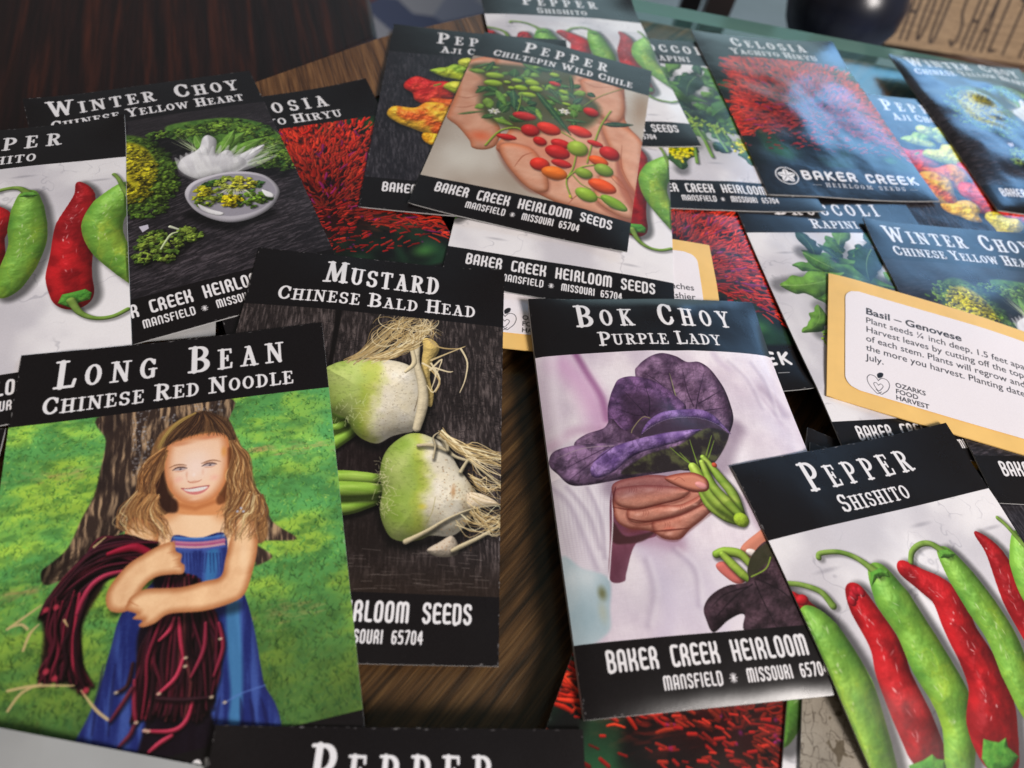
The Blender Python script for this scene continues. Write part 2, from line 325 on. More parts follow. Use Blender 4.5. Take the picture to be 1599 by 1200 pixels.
def darkwood(cv, seed, c0=(38, 34, 36), c1=(92, 84, 86), ang=0.0, y0=None, fine=1.0):
    X, Y = cv.grid(); ca, sa = math.cos(ang), math.sin(ang); x = X*ca+Y*sa; y = -X*sa+Y*ca
    w = fbm(x/60, y/60, seed, 3)*24
    n = fbm((x+w)/(26*fine), (y+w*.4)/(4*fine), seed+5, 4); m = fbm(x/150, y/70, seed+9, 3); k = fbm(x/5, y/2.2, seed+11, 2)
    cv.a[:] = mix(rgb(*c0), rgb(*c1), sst(.35, .85, n)*.75+.5*(m-.5)+.25*(k-.5))
    cr_ = sst(.05, .0, np.abs(fbm(x/30, y/7, seed+20, 3)-.5)); cv.a[:] = mix(cv.a, rgb(*c0)*.45, cr_*.5)

def marble(cv, seed):
    X, Y = cv.grid(); n = fbm(X/200, Y/200, seed, 4); cv.a[:] = mix(rgb(206, 202, 208), rgb(236, 233, 235), sst(.3, .65, n))
    w = fbm(X/90, Y/90, seed+3, 4)*260
    for k, (a, s_) in enumerate([(.55, .010), (-.5, .006), (.2, .004)]):
        v = np.abs(((X*math.cos(a+1)+Y*math.sin(a+1)+w)/330+k*.37) % 1-.5)
        cv.a[:] = mix(cv.a, rgb(150, 148, 158), sst(s_*2.4, 0, v)*.4*sst(.35, .7, fbm(X/70, Y/70, seed+7+k, 2)))
    for (u, v) in [(.62, .35), (.15, .42), (.9, .42), (.5, 1.2), (.2, 1.25), (.8, 1.28)]:
        cv.blob((u*R, v*R), (.07*R, .012*R), rgb(120, 118, 128), .35)
# ---------------------------------------------------------------- the printed pictures
def d_longbean():
    cv = Cv(); rng = np.random.default_rng(4); X, Y = cv.grid(); u, v = X/R, Y/R
    A = lambda *p: T('longbean', 0, 400, 2.665, p); B = lambda *p: T('longbean', 0, 750, 2.665, p)
    F = lambda *p: T('longbean', 220, 620, 6.668, p); Z = lambda *p: T('longbean', 60, 790, 3.076, p)
    n1 = fbm(X/90, Y/45, 2, 4); n2 = fbm(X/30, Y/14, 8, 4)
    g = mix(rgb(58, 148, 60), rgb(128, 188, 42), sst(.35, .7, n1)); g = mix(g, rgb(38, 104, 36), sst(.45, .75, n2)*.6)
    g = mix(g, rgb(44, 88, 26), sst(.8, 1.3, v)*.75); g = mix(g, rgb(46, 140, 72), sst(.75, 1., u)*.5*sst(.9, .5, v))
    cv.a[:] = np.clip(g*1.12+np.array([.09, .03, .04], f4), 0, 1)
    for c, r in [(A((230, 900))[0], (.13, .03)), (A((1280, 790))[0], (.14, .025)), (B((1200, 540))[0], (.11, .04)), (B((60, 460))[0], (.06, .02)), (A((1080, 800))[0], (.05, .012))]:
        for k in range(60):
            q = c+rng.normal(0, .45, 2)*np.array(r)*R; cv.blob(q, (rng.uniform(6, 22), rng.uniform(2, 6)), rgb(196, 172, 92)*rng.uniform(.75, 1.1), .3)
    gp = [rgb(176, 222, 80), rgb(110, 190, 66), rgb(60, 140, 50), rgb(35, 95, 35), rgb(70, 160, 80), rgb(120, 190, 50)]
    for k in range(9000):
        x, y = rng.random()*cv.W, (HB+rng.random()*1.07)*R; L = rng.uniform(4, 15)*(.55+.6*(y/R-HB)); a = rng.normal(-1.57, .55)
        c = gp[rng.integers(6)]*rng.choice([.6, .85, 1., 1.1])*(1.0 if y/R < .9 else .72-.2*(y/R-.9)); bb = rng.normal(0, 3)
        cv.line(np.array([(x, y), (x+L*.5*math.cos(a)+bb, y+L*.5*math.sin(a)), (x+L*math.cos(a), y+L*math.sin(a))]), [1.3, .9, .4], c, .5, n=2)
    lum = cv.a.mean(-1, keepdims=True); cv.a[:] = cv.a*.80+lum*.20
    cv.a[:] = cv.a*(.80+.36*fbm(X/120, Y/60, 41, 3))[..., None]*np.where(v < .75, 1.04, 1-.12*(v-.75))[..., None]
    def bark(X, Y, d):
        s = X+14*fbm(X/40, Y/60, 4, 3); n = fbm(s/7, Y/42, 12, 4); m = fbm(X/50, Y/70, 6, 3)
        c = mix(rgb(44, 34, 30), rgb(142, 118, 92), sst(.42, .75, n)); return mix(c, rgb(28, 22, 22), sst(.5, .8, m)*.6)*(.55+.75*sst(0, 60, X-.25*R+70))[..., None]
    trunk = A((425, 640), (432, 760), (410, 880), (380, 990), (330, 1080), (270, 1200)); tr2 = B((200, 330), (150, 370), (165, 425), (240, 405), (320, 350), (430, 260), (560, 200), (800, 300), (1040, 330), (1060, 350), (1130, 310), (1060, 250), (1230, 238), (1130, 165), (1090, 60)); top = A((1000, 900), (950, 700), (940, 600))
    P = np.concatenate([trunk, tr2, top]); P[0] = (P[0][0], HB*R-5); P[-1] = (P[-1][0], HB*R-5); cv.poly(P, bark, soft=4)
    for k in range(900):
        q = A((rng.uniform(545, 930), rng.uniform(600, 960)))[0]
        if fbm(q[:1]/30, q[1:]/30, 3, 2)[0] > .45: cv.blob(q, (rng.uniform(2, 5), rng.uniform(2, 6)), rgb(170, 170, 176)*rng.uniform(.6, 1.15), .55)
    for k in range(70):
        a = rng.uniform(0, 1); p0 = B((560-330*a, 150+200*a))[0]; cv.line(np.array([p0+rng.normal(0, 12, 2), p0+(-30+rng.normal(0, 8), 26+rng.normal(0, 6))]), [1.2, .6], rgb(40, 30, 26), .6)
    hair = [rgb(186, 138, 86), rgb(140, 96, 58), rgb(206, 160, 104), rgb(100, 66, 42), rgb(166, 114, 66), rgb(84, 54, 38), rgb(120, 80, 50)]
    # hair mass behind
    cv.poly(A((830, 648), (720, 690), (650, 750), (612, 850), (596, 950), (540, 1040), (520, 1120), (540, 1190), (700, 1200), (960, 1180), (1080, 1190), (1112, 1130), (1085, 1030), (1040, 960), (1020, 860), (990, 760), (930, 682)), lambda X, Y, d: mix(rgb(92, 62, 40), rgb(176, 130, 82), fbm(X/6, Y/30, 3, 3)), soft=4)
    # skin: chest and shoulders
    skin = lambda X, Y, d: mix(rgb(214, 142, 88), rgb(250, 212, 172), sst(0, 34, d)*.8+.3*fbm(X/50, Y/50, 5, 2))
    cv.poly(B((720, 60), (700, 130), (620, 150), (560, 175), (560, 240), (650, 300), (760, 330), (930, 330), (1040, 330), (1062, 230), (1050, 165), (1000, 140), (930, 130), (900, 90), (880, 50)), skin, soft=2)
    cv.blob(B((800, 118))[0], (.10*R, .02*R), rgb(196, 120, 72), .6)
    # dress
    def denim(X, Y, d):
        n = fbm(X/2.2, Y/2.2, 9, 2); f = fbm(X/13, Y/120, 3, 3); c = mix(rgb(30, 40, 104), rgb(66, 92, 164), sst(.35, .7, f)*.8+.3*(n-.5)); return mix(c, rgb(28, 30, 84), sst(14, 0, d)*.5)
    cv.poly(np.concatenate([B((715, 228), (820, 238), (930, 215), (950, 330), (1010, 460), (1050, 600), (1080, 780), (1095, 850), (1140, 930), (1165, 1030)), B((1180, 1200), (240, 1200), (285, 1090), (345, 985), (400, 860), (450, 700), (500, 545), (620, 430), (700, 330))]), denim, soft=1.6)
    cv.poly(B((938, 480), (985, 480), (1000, 700), (1000, 880), (985, 1010), (940, 1010), (950, 880), (938, 700)), rgb(74, 142, 186), soft=8, al=.75)
    cv.poly(B((860, 290), (905, 285), (895, 400), (850, 430)), rgb(60, 140, 190), soft=10, al=.6)
    for x0, x1 in [(990, 1000), (1030, 1050), (1075, 1110), (905, 880), (420, 360), (470, 430)]:
        cv.line(B((x0, 900 if x0 > 600 else 760), ((x0+x1)/2, 960 if x0 > 600 else 900), (x1, 1060)), [1, 4, 2], rgb(22, 24, 70), .6)
    cv.line(B((935, 915), (1000, 880), (1095, 848)), 1.3, rgb(90, 120, 190), .7)
    for j in range(6):
        for i in range(26):
            x = 716+i*8.4; y = 232+j*9-10*math.sin((i/26)*3.1)*(-1)-((i/26)*12); c = [rgb(80, 130, 200), rgb(60, 90, 170), rgb(214, 130, 150), rgb(190, 90, 130), rgb(230, 170, 170), rgb(70, 90, 170)][j]
            cv.line(B((x, y), (x+6, y+5)), 1.5, c, .9)
    for k in range(14):
        x = 730+k*14; cv.line(B((x, 300), (x+rng.uniform(-8, 8), 380)), [1.6, .6], rgb(24, 32, 92), .6)
    # far arm: upper part
    arm = lambda X, Y, d: mix(rgb(186, 120, 76), rgb(248, 206, 160), sst(0, 17, d)*.9+.35*(fbm(X/24, Y/24, 7, 3)-.5))+.03*(fbm(X/3, Y/3, 9, 2)-.5)[..., None]
    cv.poly(B((560, 150), (520, 190), (500, 300), (560, 330), (640, 280), (650, 200)), arm, soft=2)
    bc = [rgb(54, 18, 28), rgb(84, 22, 38), rgb(38, 14, 22), rgb(126, 30, 52), rgb(60, 20, 34), rgb(168, 40, 66), rgb(96, 40, 44)]
    def beans(guides, n, jit, w=(1.9, 3.7)):
        n = int(n*1.7)
        Pg = [np.asarray(g, f4) for g in guides]
        for k in range(n):
            a = rng.random()*(len(Pg)-1); i = min(int(a), len(Pg)-2); t = a-i; p = Pg[i]*(1-t)+Pg[i+1]*t+rng.normal(0, jit, Pg[0].shape)
            w0 = rng.uniform(*w); i2 = rng.choice(7, p=[.24, .2, .2, .12, .14, .05, .05]); cv.tube(p, [w0*.8, w0, w0, w0*.5], bc[i2], n=4, amb=.45, dif=.6, spec=.2, sp=14, shadow=(2, 3, 3, .5))
    cv.poly(B((560, 260), (430, 300), (330, 390), (200, 480), (155, 540), (160, 640), (150, 740), (140, 840), (230, 830), (300, 870), (360, 860), (330, 760), (330, 600), (400, 470), (470, 380), (620, 330)), rgb(26, 10, 14), soft=8, al=.92)
    beans([B((640, 262), (520, 225), (420, 245), (330, 330), (262, 390)), B((620, 290), (480, 290), (350, 340), (230, 450), (160, 530)), B((560, 330), (420, 350), (300, 430), (200, 500), (150, 560)), B((520, 370), (420, 400), (340, 470), (290, 560), (270, 640))], 46, 5)
    beans([B((200, 500), (180, 600), (190, 700), (160, 770), (140, 840)), B((300, 480), (270, 600), (260, 680), (250, 760), (230, 820)), B((330, 480), (300, 600), (310, 700), (320, 790), (350, 870))], 34, 5)
    cv.tube(B((500, 372), (430, 390), (370, 430), (330, 490), (305, 550)), [3, 5.5, 5.5, 3], rgb(170, 48, 76), spec=.3); cv.tube(B((620, 300), (560, 275), (500, 282), (440, 300)), [7, 9, 7, 4], rgb(150, 24, 50), spec=.25)
    for q in [((0, 610), (60, 570), (150, 510)), ((70, 700), (100, 630), (140, 590)), ((0, 955), (60, 880), (150, 840)), ((430, 992), (380, 950), (320, 870)), ((250, 575), (265, 600)), ((90, 610), (60, 590), (0, 608)), ((480, 145), (520, 200)), ((380, 270), (430, 230)), ((0, 870), (120, 850), (290, 850))]:
        cv.line(B(*q), [2.4, 2.6, 1.2], rgb(206, 180, 128), .9)
    for q in ((215, 520), (170, 530), (170, 790), (205, 820), (340, 870)): cv.blob(B(q)[0], 8, rgb(196, 60, 80), .8, hard=.4)
    # near bundle hanging down
    cv.poly(B((640, 380), (800, 400), (880, 520), (900, 640), (880, 800), (860, 930), (900, 1100), (840, 1200), (560, 1200), (590, 1000), (540, 1000), (560, 820), (570, 620), (640, 520)), rgb(18, 8, 14), soft=6, al=.93)
    beans([B((700, 390), (640, 560), (590, 720), (560, 850), (540, 1000)), B((730, 400), (700, 560), (650, 720), (640, 860), (620, 960)), B((760, 400), (740, 560), (740, 720), (720, 860), (700, 980)), B((790, 410), (800, 560), (810, 700), (830, 820), (820, 980)), B((800, 410), (880, 560), (900, 680), (890, 790), (880, 900))], 60, 5)
    for q, c in [(((720, 570), (700, 620), (655, 665)), 5), (((740, 570), (745, 660), (755, 735)), 5), (((755, 740), (720, 820), (645, 888)), 5), (((850, 590), (840, 700), (785, 815)), 3), (((905, 590), (920, 690), (880, 810)), 3), (((790, 920), (760, 1000), (700, 1040), (580, 1040)), 5), (((640, 905), (750, 910), (870, 898)), 2), (((545, 760), (520, 850), (470, 880)), 2), (((700, 1060), (650, 1090), (600, 1130)), 5), (((550, 830), (545, 950), (550, 1010)), 3), (((540, 1020), (520, 1060), (470, 1110)), 1), (((540, 860), (500, 920), (440, 1000)), 1)]:
        cv.tube(B(*q), [3, 4.2, 4, 2], bc[c], spec=.3, sp=12, shadow=(2, 3, 3, .5))
    for q in ((585, 1038), (600, 1042), (650, 885), (765, 735), (870, 898), (925, 920), (470, 880), (910, 655), (550, 1005), (762, 770)): cv.blob(B(q)[0], (6, 4), rgb(208, 190, 160), .85, hard=.3)
    # forearm with fist
    cv.soft(B((470, 540), (600, 420), (740, 400)), 8, 8, .5)
    cv.poly(B((430, 500), (445, 440), (520, 350), (600, 300), (660, 268), (718, 252), (728, 290), (752, 305), (748, 335), (764, 352), (755, 385), (700, 388), (640, 400), (590, 440), (545, 520), (500, 545), (450, 538)), arm, soft=2)
    for q in (((722, 292), (690, 300)), ((748, 322), (712, 330)), ((750, 355), (715, 358)), ((700, 388), (730, 380))): cv.line(B(*q), [1.1, .5], rgb(190, 120, 80), .7)
    # near arm
    cv.soft(B((620, 590), (800, 560), (980, 520)), 8, 9, .5)
    cv.poly(B((985, 150), (1040, 150), (1066, 200), (1066, 290), (1040, 400), (1012, 470), (960, 505), (840, 540), (700, 552), (640, 590), (590, 608), (570, 600), (585, 580), (545, 572), (560, 552), (515, 535), (520, 510), (540, 478), (600, 448), (680, 445), (760, 440), (850, 415), (915, 395), (935, 320), (960, 220)), arm, soft=2)
    for q in (((530, 500), (570, 520)), ((518, 535), (575, 548)), ((550, 572), (600, 572)), ((575, 602), (612, 590))): cv.line(B(*q), [1.2, .5], rgb(186, 112, 70), .8)
    cv.blob(B((1010, 300))[0], (14, 60), rgb(252, 220, 180), .5)
    # face
    face = F((285, 470), (400, 425), (560, 385), (760, 360), (880, 390), (918, 520), (918, 700), (892, 840), (830, 960), (740, 1050), (630, 1098), (520, 1108), (420, 1080), (330, 1010), (268, 920), (238, 800), (232, 660), (250, 550))
    def fc(X, Y, d):
        c = mix(rgb(206, 128, 78), rgb(248, 206, 172), sst(-2, 26, d)); cx, cy = F((560, 720))[0]; return mix(c, rgb(252, 226, 212), np.exp(-(((X-cx)/38)**2+((Y-cy)/44)**2))*.9)
    cv.poly(F((380, 1040), (360, 1200), (850, 1200), (800, 1000)), rgb(224, 152, 98), soft=5)
    cv.soft(F((360, 1110), (560, 1150), (760, 1080)), 3, 5, .35, rgb(150, 70, 30)); cv.poly(face, fc, soft=2)
    for q, r, c, a in [((380, 850), (16, 13), (246, 176, 160), .5), ((760, 830), (16, 13), (246, 176, 160), .5), ((860, 560), (10, 22), (222, 150, 70), .7), ((545, 800), (6, 8), (255, 236, 226), .8), ((400, 480), (40, 8), (206, 130, 90), .55), ((700, 410), (36, 8), (206, 120, 84), .6), ((560, 600), (34, 16), (250, 222, 200), .6), ((560, 1050), (20, 6), (252, 214, 190), .6)]:
        cv.blob(F(q)[0], r, rgb(*c), a)
    for q in (((285, 728), (350, 700), (410, 694), (470, 702)), ((622, 684), (700, 656), (760, 650), (825, 664))): cv.line(F(*q), [.8, 1.8, 1.6, .6], rgb(142, 92, 64), .8)
    for cx, cy in ((398, 742), (708, 700)):
        cv.blob(F((cx, cy+4))[0], (17, 7), rgb(196, 132, 104), .45); cv.poly(F((cx-68, cy+10), (cx-30, cy-8), (cx+30, cy-13), (cx+66, cy-6), (cx+30, cy+9), (cx-25, cy+13)), rgb(190, 172, 172), soft=1.6); cv.blob(F((cx+6, cy))[0], (3.6, 2.2), rgb(64, 58, 74), 1, hard=.5); cv.blob(F((cx+6, cy))[0], (1.5, 1.4), rgb(20, 16, 22), 1, hard=.5)
        cv.line(F((cx-78, cy+12), (cx-30, cy-16), (cx+30, cy-20), (cx+76, cy-10)), [.9, 1.6, 1.5, .8], rgb(66, 44, 44), .9); cv.line(F((cx-50, cy+26), (cx+10, cy+24), (cx+56, cy+10)), [.6, .8, .5], rgb(206, 140, 116), .7); cv.line(F((cx-66, cy-14), (cx, cy-34), (cx+66, cy-26)), .7, rgb(196, 130, 96), .6)
    cv.blob(F((545, 872))[0], (15, 4), rgb(206, 130, 104), .55); cv.blob(F((470, 790))[0], (5, 13), rgb(220, 150, 120), .4); cv.blob(F((640, 770))[0], (5, 13), rgb(226, 160, 130), .35); cv.blob(F((300, 900))[0], (9, 26), rgb(206, 130, 80), .45); cv.blob(F((880, 800))[0], (8, 30), rgb(206, 130, 70), .5)
    cv.line(F((478, 862), (500, 878), (545, 884), (600, 866), (626, 850)), [.7, 1.2, .6, 1.2, .6], rgb(196, 112, 84), .75); cv.line(F((468, 800), (472, 850)), .7, rgb(226, 160, 130), .6)
    cv.poly(F((412, 940), (480, 940), (560, 925), (640, 915), (706, 912), (680, 955), (630, 990), (560, 1008), (490, 998), (440, 968)), rgb(214, 128, 124), soft=1.3)
    cv.poly(F((440, 950), (520, 945), (600, 930), (686, 922), (660, 950), (600, 970), (520, 978), (465, 968)), rgb(240, 232, 226), soft=1.1)
    cv.line(F((412, 940), (480, 946), (560, 936), (640, 922), (706, 912)), [1.1, .8, .8, 1.1], rgb(150, 66, 62), .8)
    for k in range(7): cv.line(F((478+k*28, 950-k*3), (480+k*28, 972-k*3)), .35, rgb(196, 170, 166), .6)
    # hair in front
    cv.poly(F((560, 150), (480, 190), (360, 260), (240, 370), (200, 470), (250, 500), (330, 450), (450, 400), (560, 375), (700, 345), (860, 370), (930, 450), (985, 420), (960, 320), (900, 220), (780, 170), (650, 135)), lambda X, Y, d: mix(rgb(50, 36, 30), rgb(126, 92, 62), fbm(X/5, Y/14, 3, 3)*1.1-.1), soft=3)
    dk = [rgb(56, 38, 30), rgb(88, 60, 42), rgb(128, 92, 58), rgb(40, 28, 26)]
    hairs(cv, rng, [F((560, 150), (420, 260), (280, 400), (210, 520)), F((600, 160), (540, 260), (420, 380), (300, 460)), F((640, 150), (640, 240), (600, 320), (560, 380)), F((660, 140), (760, 230), (820, 320), (860, 380)), F((680, 150), (830, 220), (930, 330), (980, 450))], 150, 2.2, dk, al=.7)
    hairs(cv, rng, [F((560, 150), (380, 230), (250, 350), (150, 500)), F((560, 160), (400, 260), (270, 390), (190, 540))], 26, 1.5, [rgb(190, 160, 90), rgb(150, 120, 66)], al=.6)
    cv.poly(F((245, 540), (180, 640), (150, 760), (110, 880), (70, 1000), (90, 1110), (200, 1180), (360, 1190), (370, 1080), (290, 1000), (245, 860), (228, 700)), rgb(46, 26, 22), soft=6, al=.9)
    cv.poly(F((905, 520), (900, 660), (895, 830), (840, 960), (780, 1040), (800, 1110), (900, 1060), (960, 900), (980, 700), (960, 560)), rgb(96, 52, 30), soft=6, al=.8)
    hairs(cv, rng, [F((230, 520), (60, 640), (-40, 800), (-60, 1000), (-160, 1200)), F((240, 540), (140, 660), (60, 820), (20, 1000), (-40, 1200)), F((240, 560), (170, 700), (110, 860), (60, 1020), (60, 1200)), F((250, 600), (200, 760), (130, 900), (150, 1060), (240, 1220))], 170, 4.2, hair, w=(.5, 1.3), al=.75, curl=4.5)
    hairs(cv, rng, [F((930, 450), (960, 600), (900, 800), (930, 1000), (830, 1190)), F((950, 460), (1010, 620), (990, 820), (1000, 1020), (930, 1220)), F((960, 470), (1080, 640), (1090, 860), (1120, 1060), (1100, 1260)), F((970, 480), (1100, 620), (1150, 860), (1230, 1060), (1240, 1280))], 230, 4.4, hair+[rgb(226, 190, 134)], w=(.5, 1.3), al=.75, curl=5)
    hairs(cv, rng, [B((560, 40), (500, 100), (480, 170), (520, 200)), B((640, 60), (600, 130), (620, 190), (660, 230)), B((660, 60), (640, 120), (690, 180), (700, 240))], 90, 4.5, hair+[rgb(226, 200, 150)], w=(.5, 1.3), al=.75, curl=5)
    hairs(cv, rng, [B((1000, 40), (960, 110), (940, 150), (930, 200)), B((1040, 50), (1010, 120), (960, 160), (950, 230)), B((1090, 60), (1110, 120), (1110, 170), (1070, 235))], 110, 4.5, hair+[rgb(226, 200, 150)], w=(.5, 1.3), al=.75, curl=5)
    for q in ((985, 125), (1000, 112), (1010, 125)): cv.blob(B(q)[0], 4, rgb(190, 200, 225), .9, hard=.3)
    header(cv, 'LONG BEAN', (.112, .855), 'CHINESE RED NOODLE', (.086, .882)); footer(cv); return cv

def d_mustard():
    cv = Cv(); rng = np.random.default_rng(7); darkwood(cv, 31, (40, 34, 34), (112, 100, 98), 1.5, fine=1.0)
    X, Y = cv.grid(); Q = lambda *p: T('mustard', 500, 480, 3.0, p)
    # fine checks across the grain of the grey board
    ck = sst(.07, 0, np.abs(fbm(X/16, Y/3.2, 77, 3)-.5))*sst(.42, .6, fbm(X/60, Y/50, 5, 2)); cv.a[:] = mix(cv.a, rgb(20, 17, 18), ck*.7)
    cv.poly(Q((105, 0), (85, 130), (50, 300), (30, 300), (60, 130), (80, -20)), rgb(16, 12, 12), soft=5)
    cv.blob(Q((250, 700))[0], (200, 130), rgb(26, 18, 18), .85); cv.blob(Q((200, 1050))[0], (260, 130), rgb(28, 21, 19), .8); cv.a[:] = mix(cv.a, rgb(40, 30, 25), sst(1.18, 1.36, Y/R)*.85)
    for k in range(90):
        x = rng.uniform(.05, .95)*R; y = rng.uniform(1.2, 1.33)*R; L = rng.uniform(10, 60); cv.line(np.array([(x, y), (x+L, y+rng.normal(0, 2))]), .6, rgb(190, 178, 170), rng.uniform(.1, .4))
    root = [rgb(214, 192, 142), rgb(190, 164, 112), rgb(232, 216, 176), rgb(160, 134, 88)]
    # stems
    for pts, w in [(((-120, 560), (20, 520), (90, 520)), 20), (((-100, 640), (40, 600), (130, 560)), 18), (((-60, 720), (40, 650), (150, 575)), 17), (((-80, 560), (60, 560), (110, 545)), 12)]:
        cv.tube(Q(*pts), w*.9, rgb(140, 184, 64), amb=.35, dif=.75, spec=.2, shadow=(3, 6, 5, .6))
    for y, w, e in ((905, 14, 890), (790, 20, 800), (935, 19, 880), (848, 24, 848)):
        cv.tube(Q((-160, y+4), (100, y), (215, (y+e)/2), (300, e)), [w*.9, w*.9, w*.8, w*.55], lambda X, Y, t: mix(rgb(120, 168, 44), rgb(176, 206, 96), fbm(X/60, Y/5, 2, 3)), amb=.3, dif=.8, spec=.22, shadow=(2, 8, 6, .7))
    def bulb(outl, c0, w0, ax, seed):
        ax = np.asarray(ax, f4); a, b = Q(*ax); dv = (b-a); LL = dv@dv
        def col(X, Y, d):
            t = ((X-a[0])*dv[0]+(Y-a[1])*dv[1])/LL; t = t+.10*(fbm(X/34, Y/34, seed, 4)-.5)*2
            c = mix(rgb(136, 170, 58), rgb(206, 216, 136), fbm(X/45, Y/45, seed+1, 3)); c = mix(c, rgb(196, 200, 60), sst(.28, .5, t)*.6); c = mix(c, mix(rgb(232, 220, 186), rgb(246, 240, 226), fbm(X/30, Y/30, seed+6, 3)), sst(.38, .62, t)); c = mix(c, rgb(206, 176, 120), sst(.9, 1.05, t)*.6)
            sc = sst(.62, .75, fbm(X/9, Y/4, seed+3, 3)); return mix(c, c*.72, sc*.35)
        cv.soft(Q(*outl)+np.array([4, 10]), 4, 14, .65); cv.form(Q(*outl), col, Rr=85, bump=3, bs=34, seed=seed, amb=.5, dif=.56, spec=.08, sp=10, L=(-.15, -.6, .78))
    bulb([(20, 300), (60, 268), (110, 252), (170, 246), (260, 244), (340, 250), (410, 268), (455, 300), (495, 400), (498, 480), (475, 545), (430, 575), (380, 585), (330, 600), (270, 632), (210, 618), (165, 585), (120, 520), (45, 480), (20, 420)], 0, 0, ((20, 380), (500, 420)), 5)
    for k in range(50):
        q = Q((rng.uniform(60, 260), rng.uniform(420, 560)))[0]; cv.line(np.array([q, q+rng.normal(0, 9, 2)]), .7, rgb(226, 230, 180), .45)
    for k in range(150):
        q = Q((rng.uniform(270, 480), rng.uniform(270, 570)))[0]; cv.blob(q, rng.uniform(.8, 2.3), rgb(96, 72, 50), .6)
    cv.line(Q((455, 330), (462, 400), (440, 480)), [1, 2, .8], rgb(90, 74, 54), .6); cv.tube(Q((500, 160), (520, 190), (500, 250), (492, 330), (510, 400), (514, 450)), [12, 22, 14, 12, 12, 6], rgb(214, 186, 112), bump=3, bs=8, amb=.45, dif=.7, shadow=(4, 5, 4, .5))
    cv.tube(Q((455, 180), (452, 260), (478, 360), (480, 450), (452, 560)), [8, 9, 12, 14, 10], rgb(228, 214, 180), bump=2, amb=.5, dif=.6, shadow=(4, 3, 3, .5)); cv.tube(Q((430, 200), (440, 260), (400, 300)), [6, 7, 4], root[2])
    hairs(cv, rng, [Q((120, 250), (200, 200), (300, 110), (370, 60), (380, 30)), Q((170, 246), (260, 190), (360, 120), (420, 90), (500, 50)), Q((240, 240), (330, 230), (400, 190), (460, 130), (520, 60)), Q((340, 235), (420, 180), (470, 150), (500, 90), (540, 130))], 90, 11, root, w=(.6, 1.7), al=.9)
    for k in range(26):
        c = np.array([rng.uniform(290, 500), rng.uniform(60, 160)]); a = rng.uniform(0, 6.3); rr = rng.uniform(30, 80); t = a+np.linspace(0, rng.uniform(2, 4.5), 6); cv.line(Q(*[(c[0]+rr*math.cos(s), c[1]+.6*rr*math.sin(s)) for s in t]), [.8, 1.4, .6], root[rng.integers(4)], .85)
    for pts in [((510, 150), (560, 185), (640, 190), (680, 178)), ((520, 245), (590, 215), (675, 180)), ((660, 190), (690, 250), (680, 330), (655, 390)), ((520, 260), (560, 330), (530, 392), (500, 360)), ((510, 280), (560, 340), (540, 392)), ((515, 290), (570, 240), (540, 320)), ((540, 280), (600, 296), (622, 294)), ((480, 260), (540, 300), (520, 380))]: cv.line(Q(*pts), [3.0, 2.0, 1.0], root[rng.integers(3)], .95)
    bulb([(400, 590), (330, 640), (292, 700), (278, 780), (290, 850), (278, 930), (290, 1000), (330, 1070), (400, 1090), (470, 1080), (520, 1060), (620, 1060), (690, 1000), (740, 900), (710, 820), (650, 740), (590, 640), (520, 600), (460, 582)], 0, 0, ((270, 840), (700, 850)), 25)
    for k in range(80):
        q = Q((300+rng.normal(0, 22), rng.uniform(700, 960)))[0]; cv.line(np.array([q, q+rng.normal(0, 8, 2)+(0, 6)]), .8, rgb(218, 212, 170), .5)
    cv.line(Q((540, 880), (525, 950), (490, 1015)), [.8, .8, .5], rgb(130, 120, 50), .5); cv.blob(Q((480, 925))[0], (16, 12), rgb(210, 190, 40), .5)
    cv.form(Q((560, 1090), (620, 1060), (650, 1110), (640, 1150), (560, 1160), (500, 1130)), rgb(214, 198, 176), Rr=22, bump=3, bs=9, amb=.4); cv.form(Q((690, 860), (760, 860), (840, 905), (780, 925), (700, 930)), rgb(232, 214, 184), Rr=20, bump=2, amb=.5)
    for k in range(260):
        q = Q((rng.uniform(540, 720), rng.uniform(700, 1130)))[0]; cv.blob(q, rng.uniform(.8, 3.2), [rgb(70, 50, 36), rgb(150, 96, 50)][rng.integers(2)], .5)
    cv.blob(Q((625, 850))[0], (9, 26), rgb(170, 112, 60), .6)
    for pts, w in [(((400, 1090), (500, 1040), (600, 980), (720, 930), (850, 910)), (13, 9, 6, 3, 2)), (((860, 1000), (760, 1060), (660, 1110), (620, 1130)), (7, 9, 11, 8)), (((560, 590), (620, 680), (720, 720), (855, 825)), (10, 9, 7, 5)), (((660, 760), (700, 700), (760, 680), (860, 695)), (10, 7, 5, 4)), (((460, 640), (530, 640), (600, 665)), (9, 11, 8)), (((555, 600), (590, 620), (600, 660)), (11, 12, 6)), (((530, 700), (540, 640), (530, 600), (560, 575)), (5, 5, 4, 3))]:
        cv.tube(Q(*pts), [a*.5 for a in w], root[2]*.88, bump=1.5, bs=7, amb=.45, dif=.65, shadow=(3, 5, 4, .5))
    hairs(cv, rng, [Q((570, 570), (640, 620), (740, 640), (900, 690)), Q((580, 600), (660, 660), (760, 700), (900, 740)), Q((620, 620), (700, 700), (780, 760), (900, 850))], 44, 9, root, w=(.8, 2.0), al=.95)
    hairs(cv, rng, [Q((700, 760), (730, 800), (760, 820), (770, 850)), Q((720, 800), (780, 830), (840, 830), (900, 850)), Q((700, 960), (760, 1000), (820, 1040), (900, 1000)), Q((740, 920), (780, 960), (820, 960), (900, 1020)), Q((640, 1000), (700, 1040), (800, 1010), (860, 940))], 60, 10, root, w=(.5, 1.3), al=.85)
    header(cv, 'MUSTARD', (.277, .731), 'CHINESE BALD HEAD', (.113, .885)); f = cv.a[int(FB*R):].copy(); footer(cv); return cv

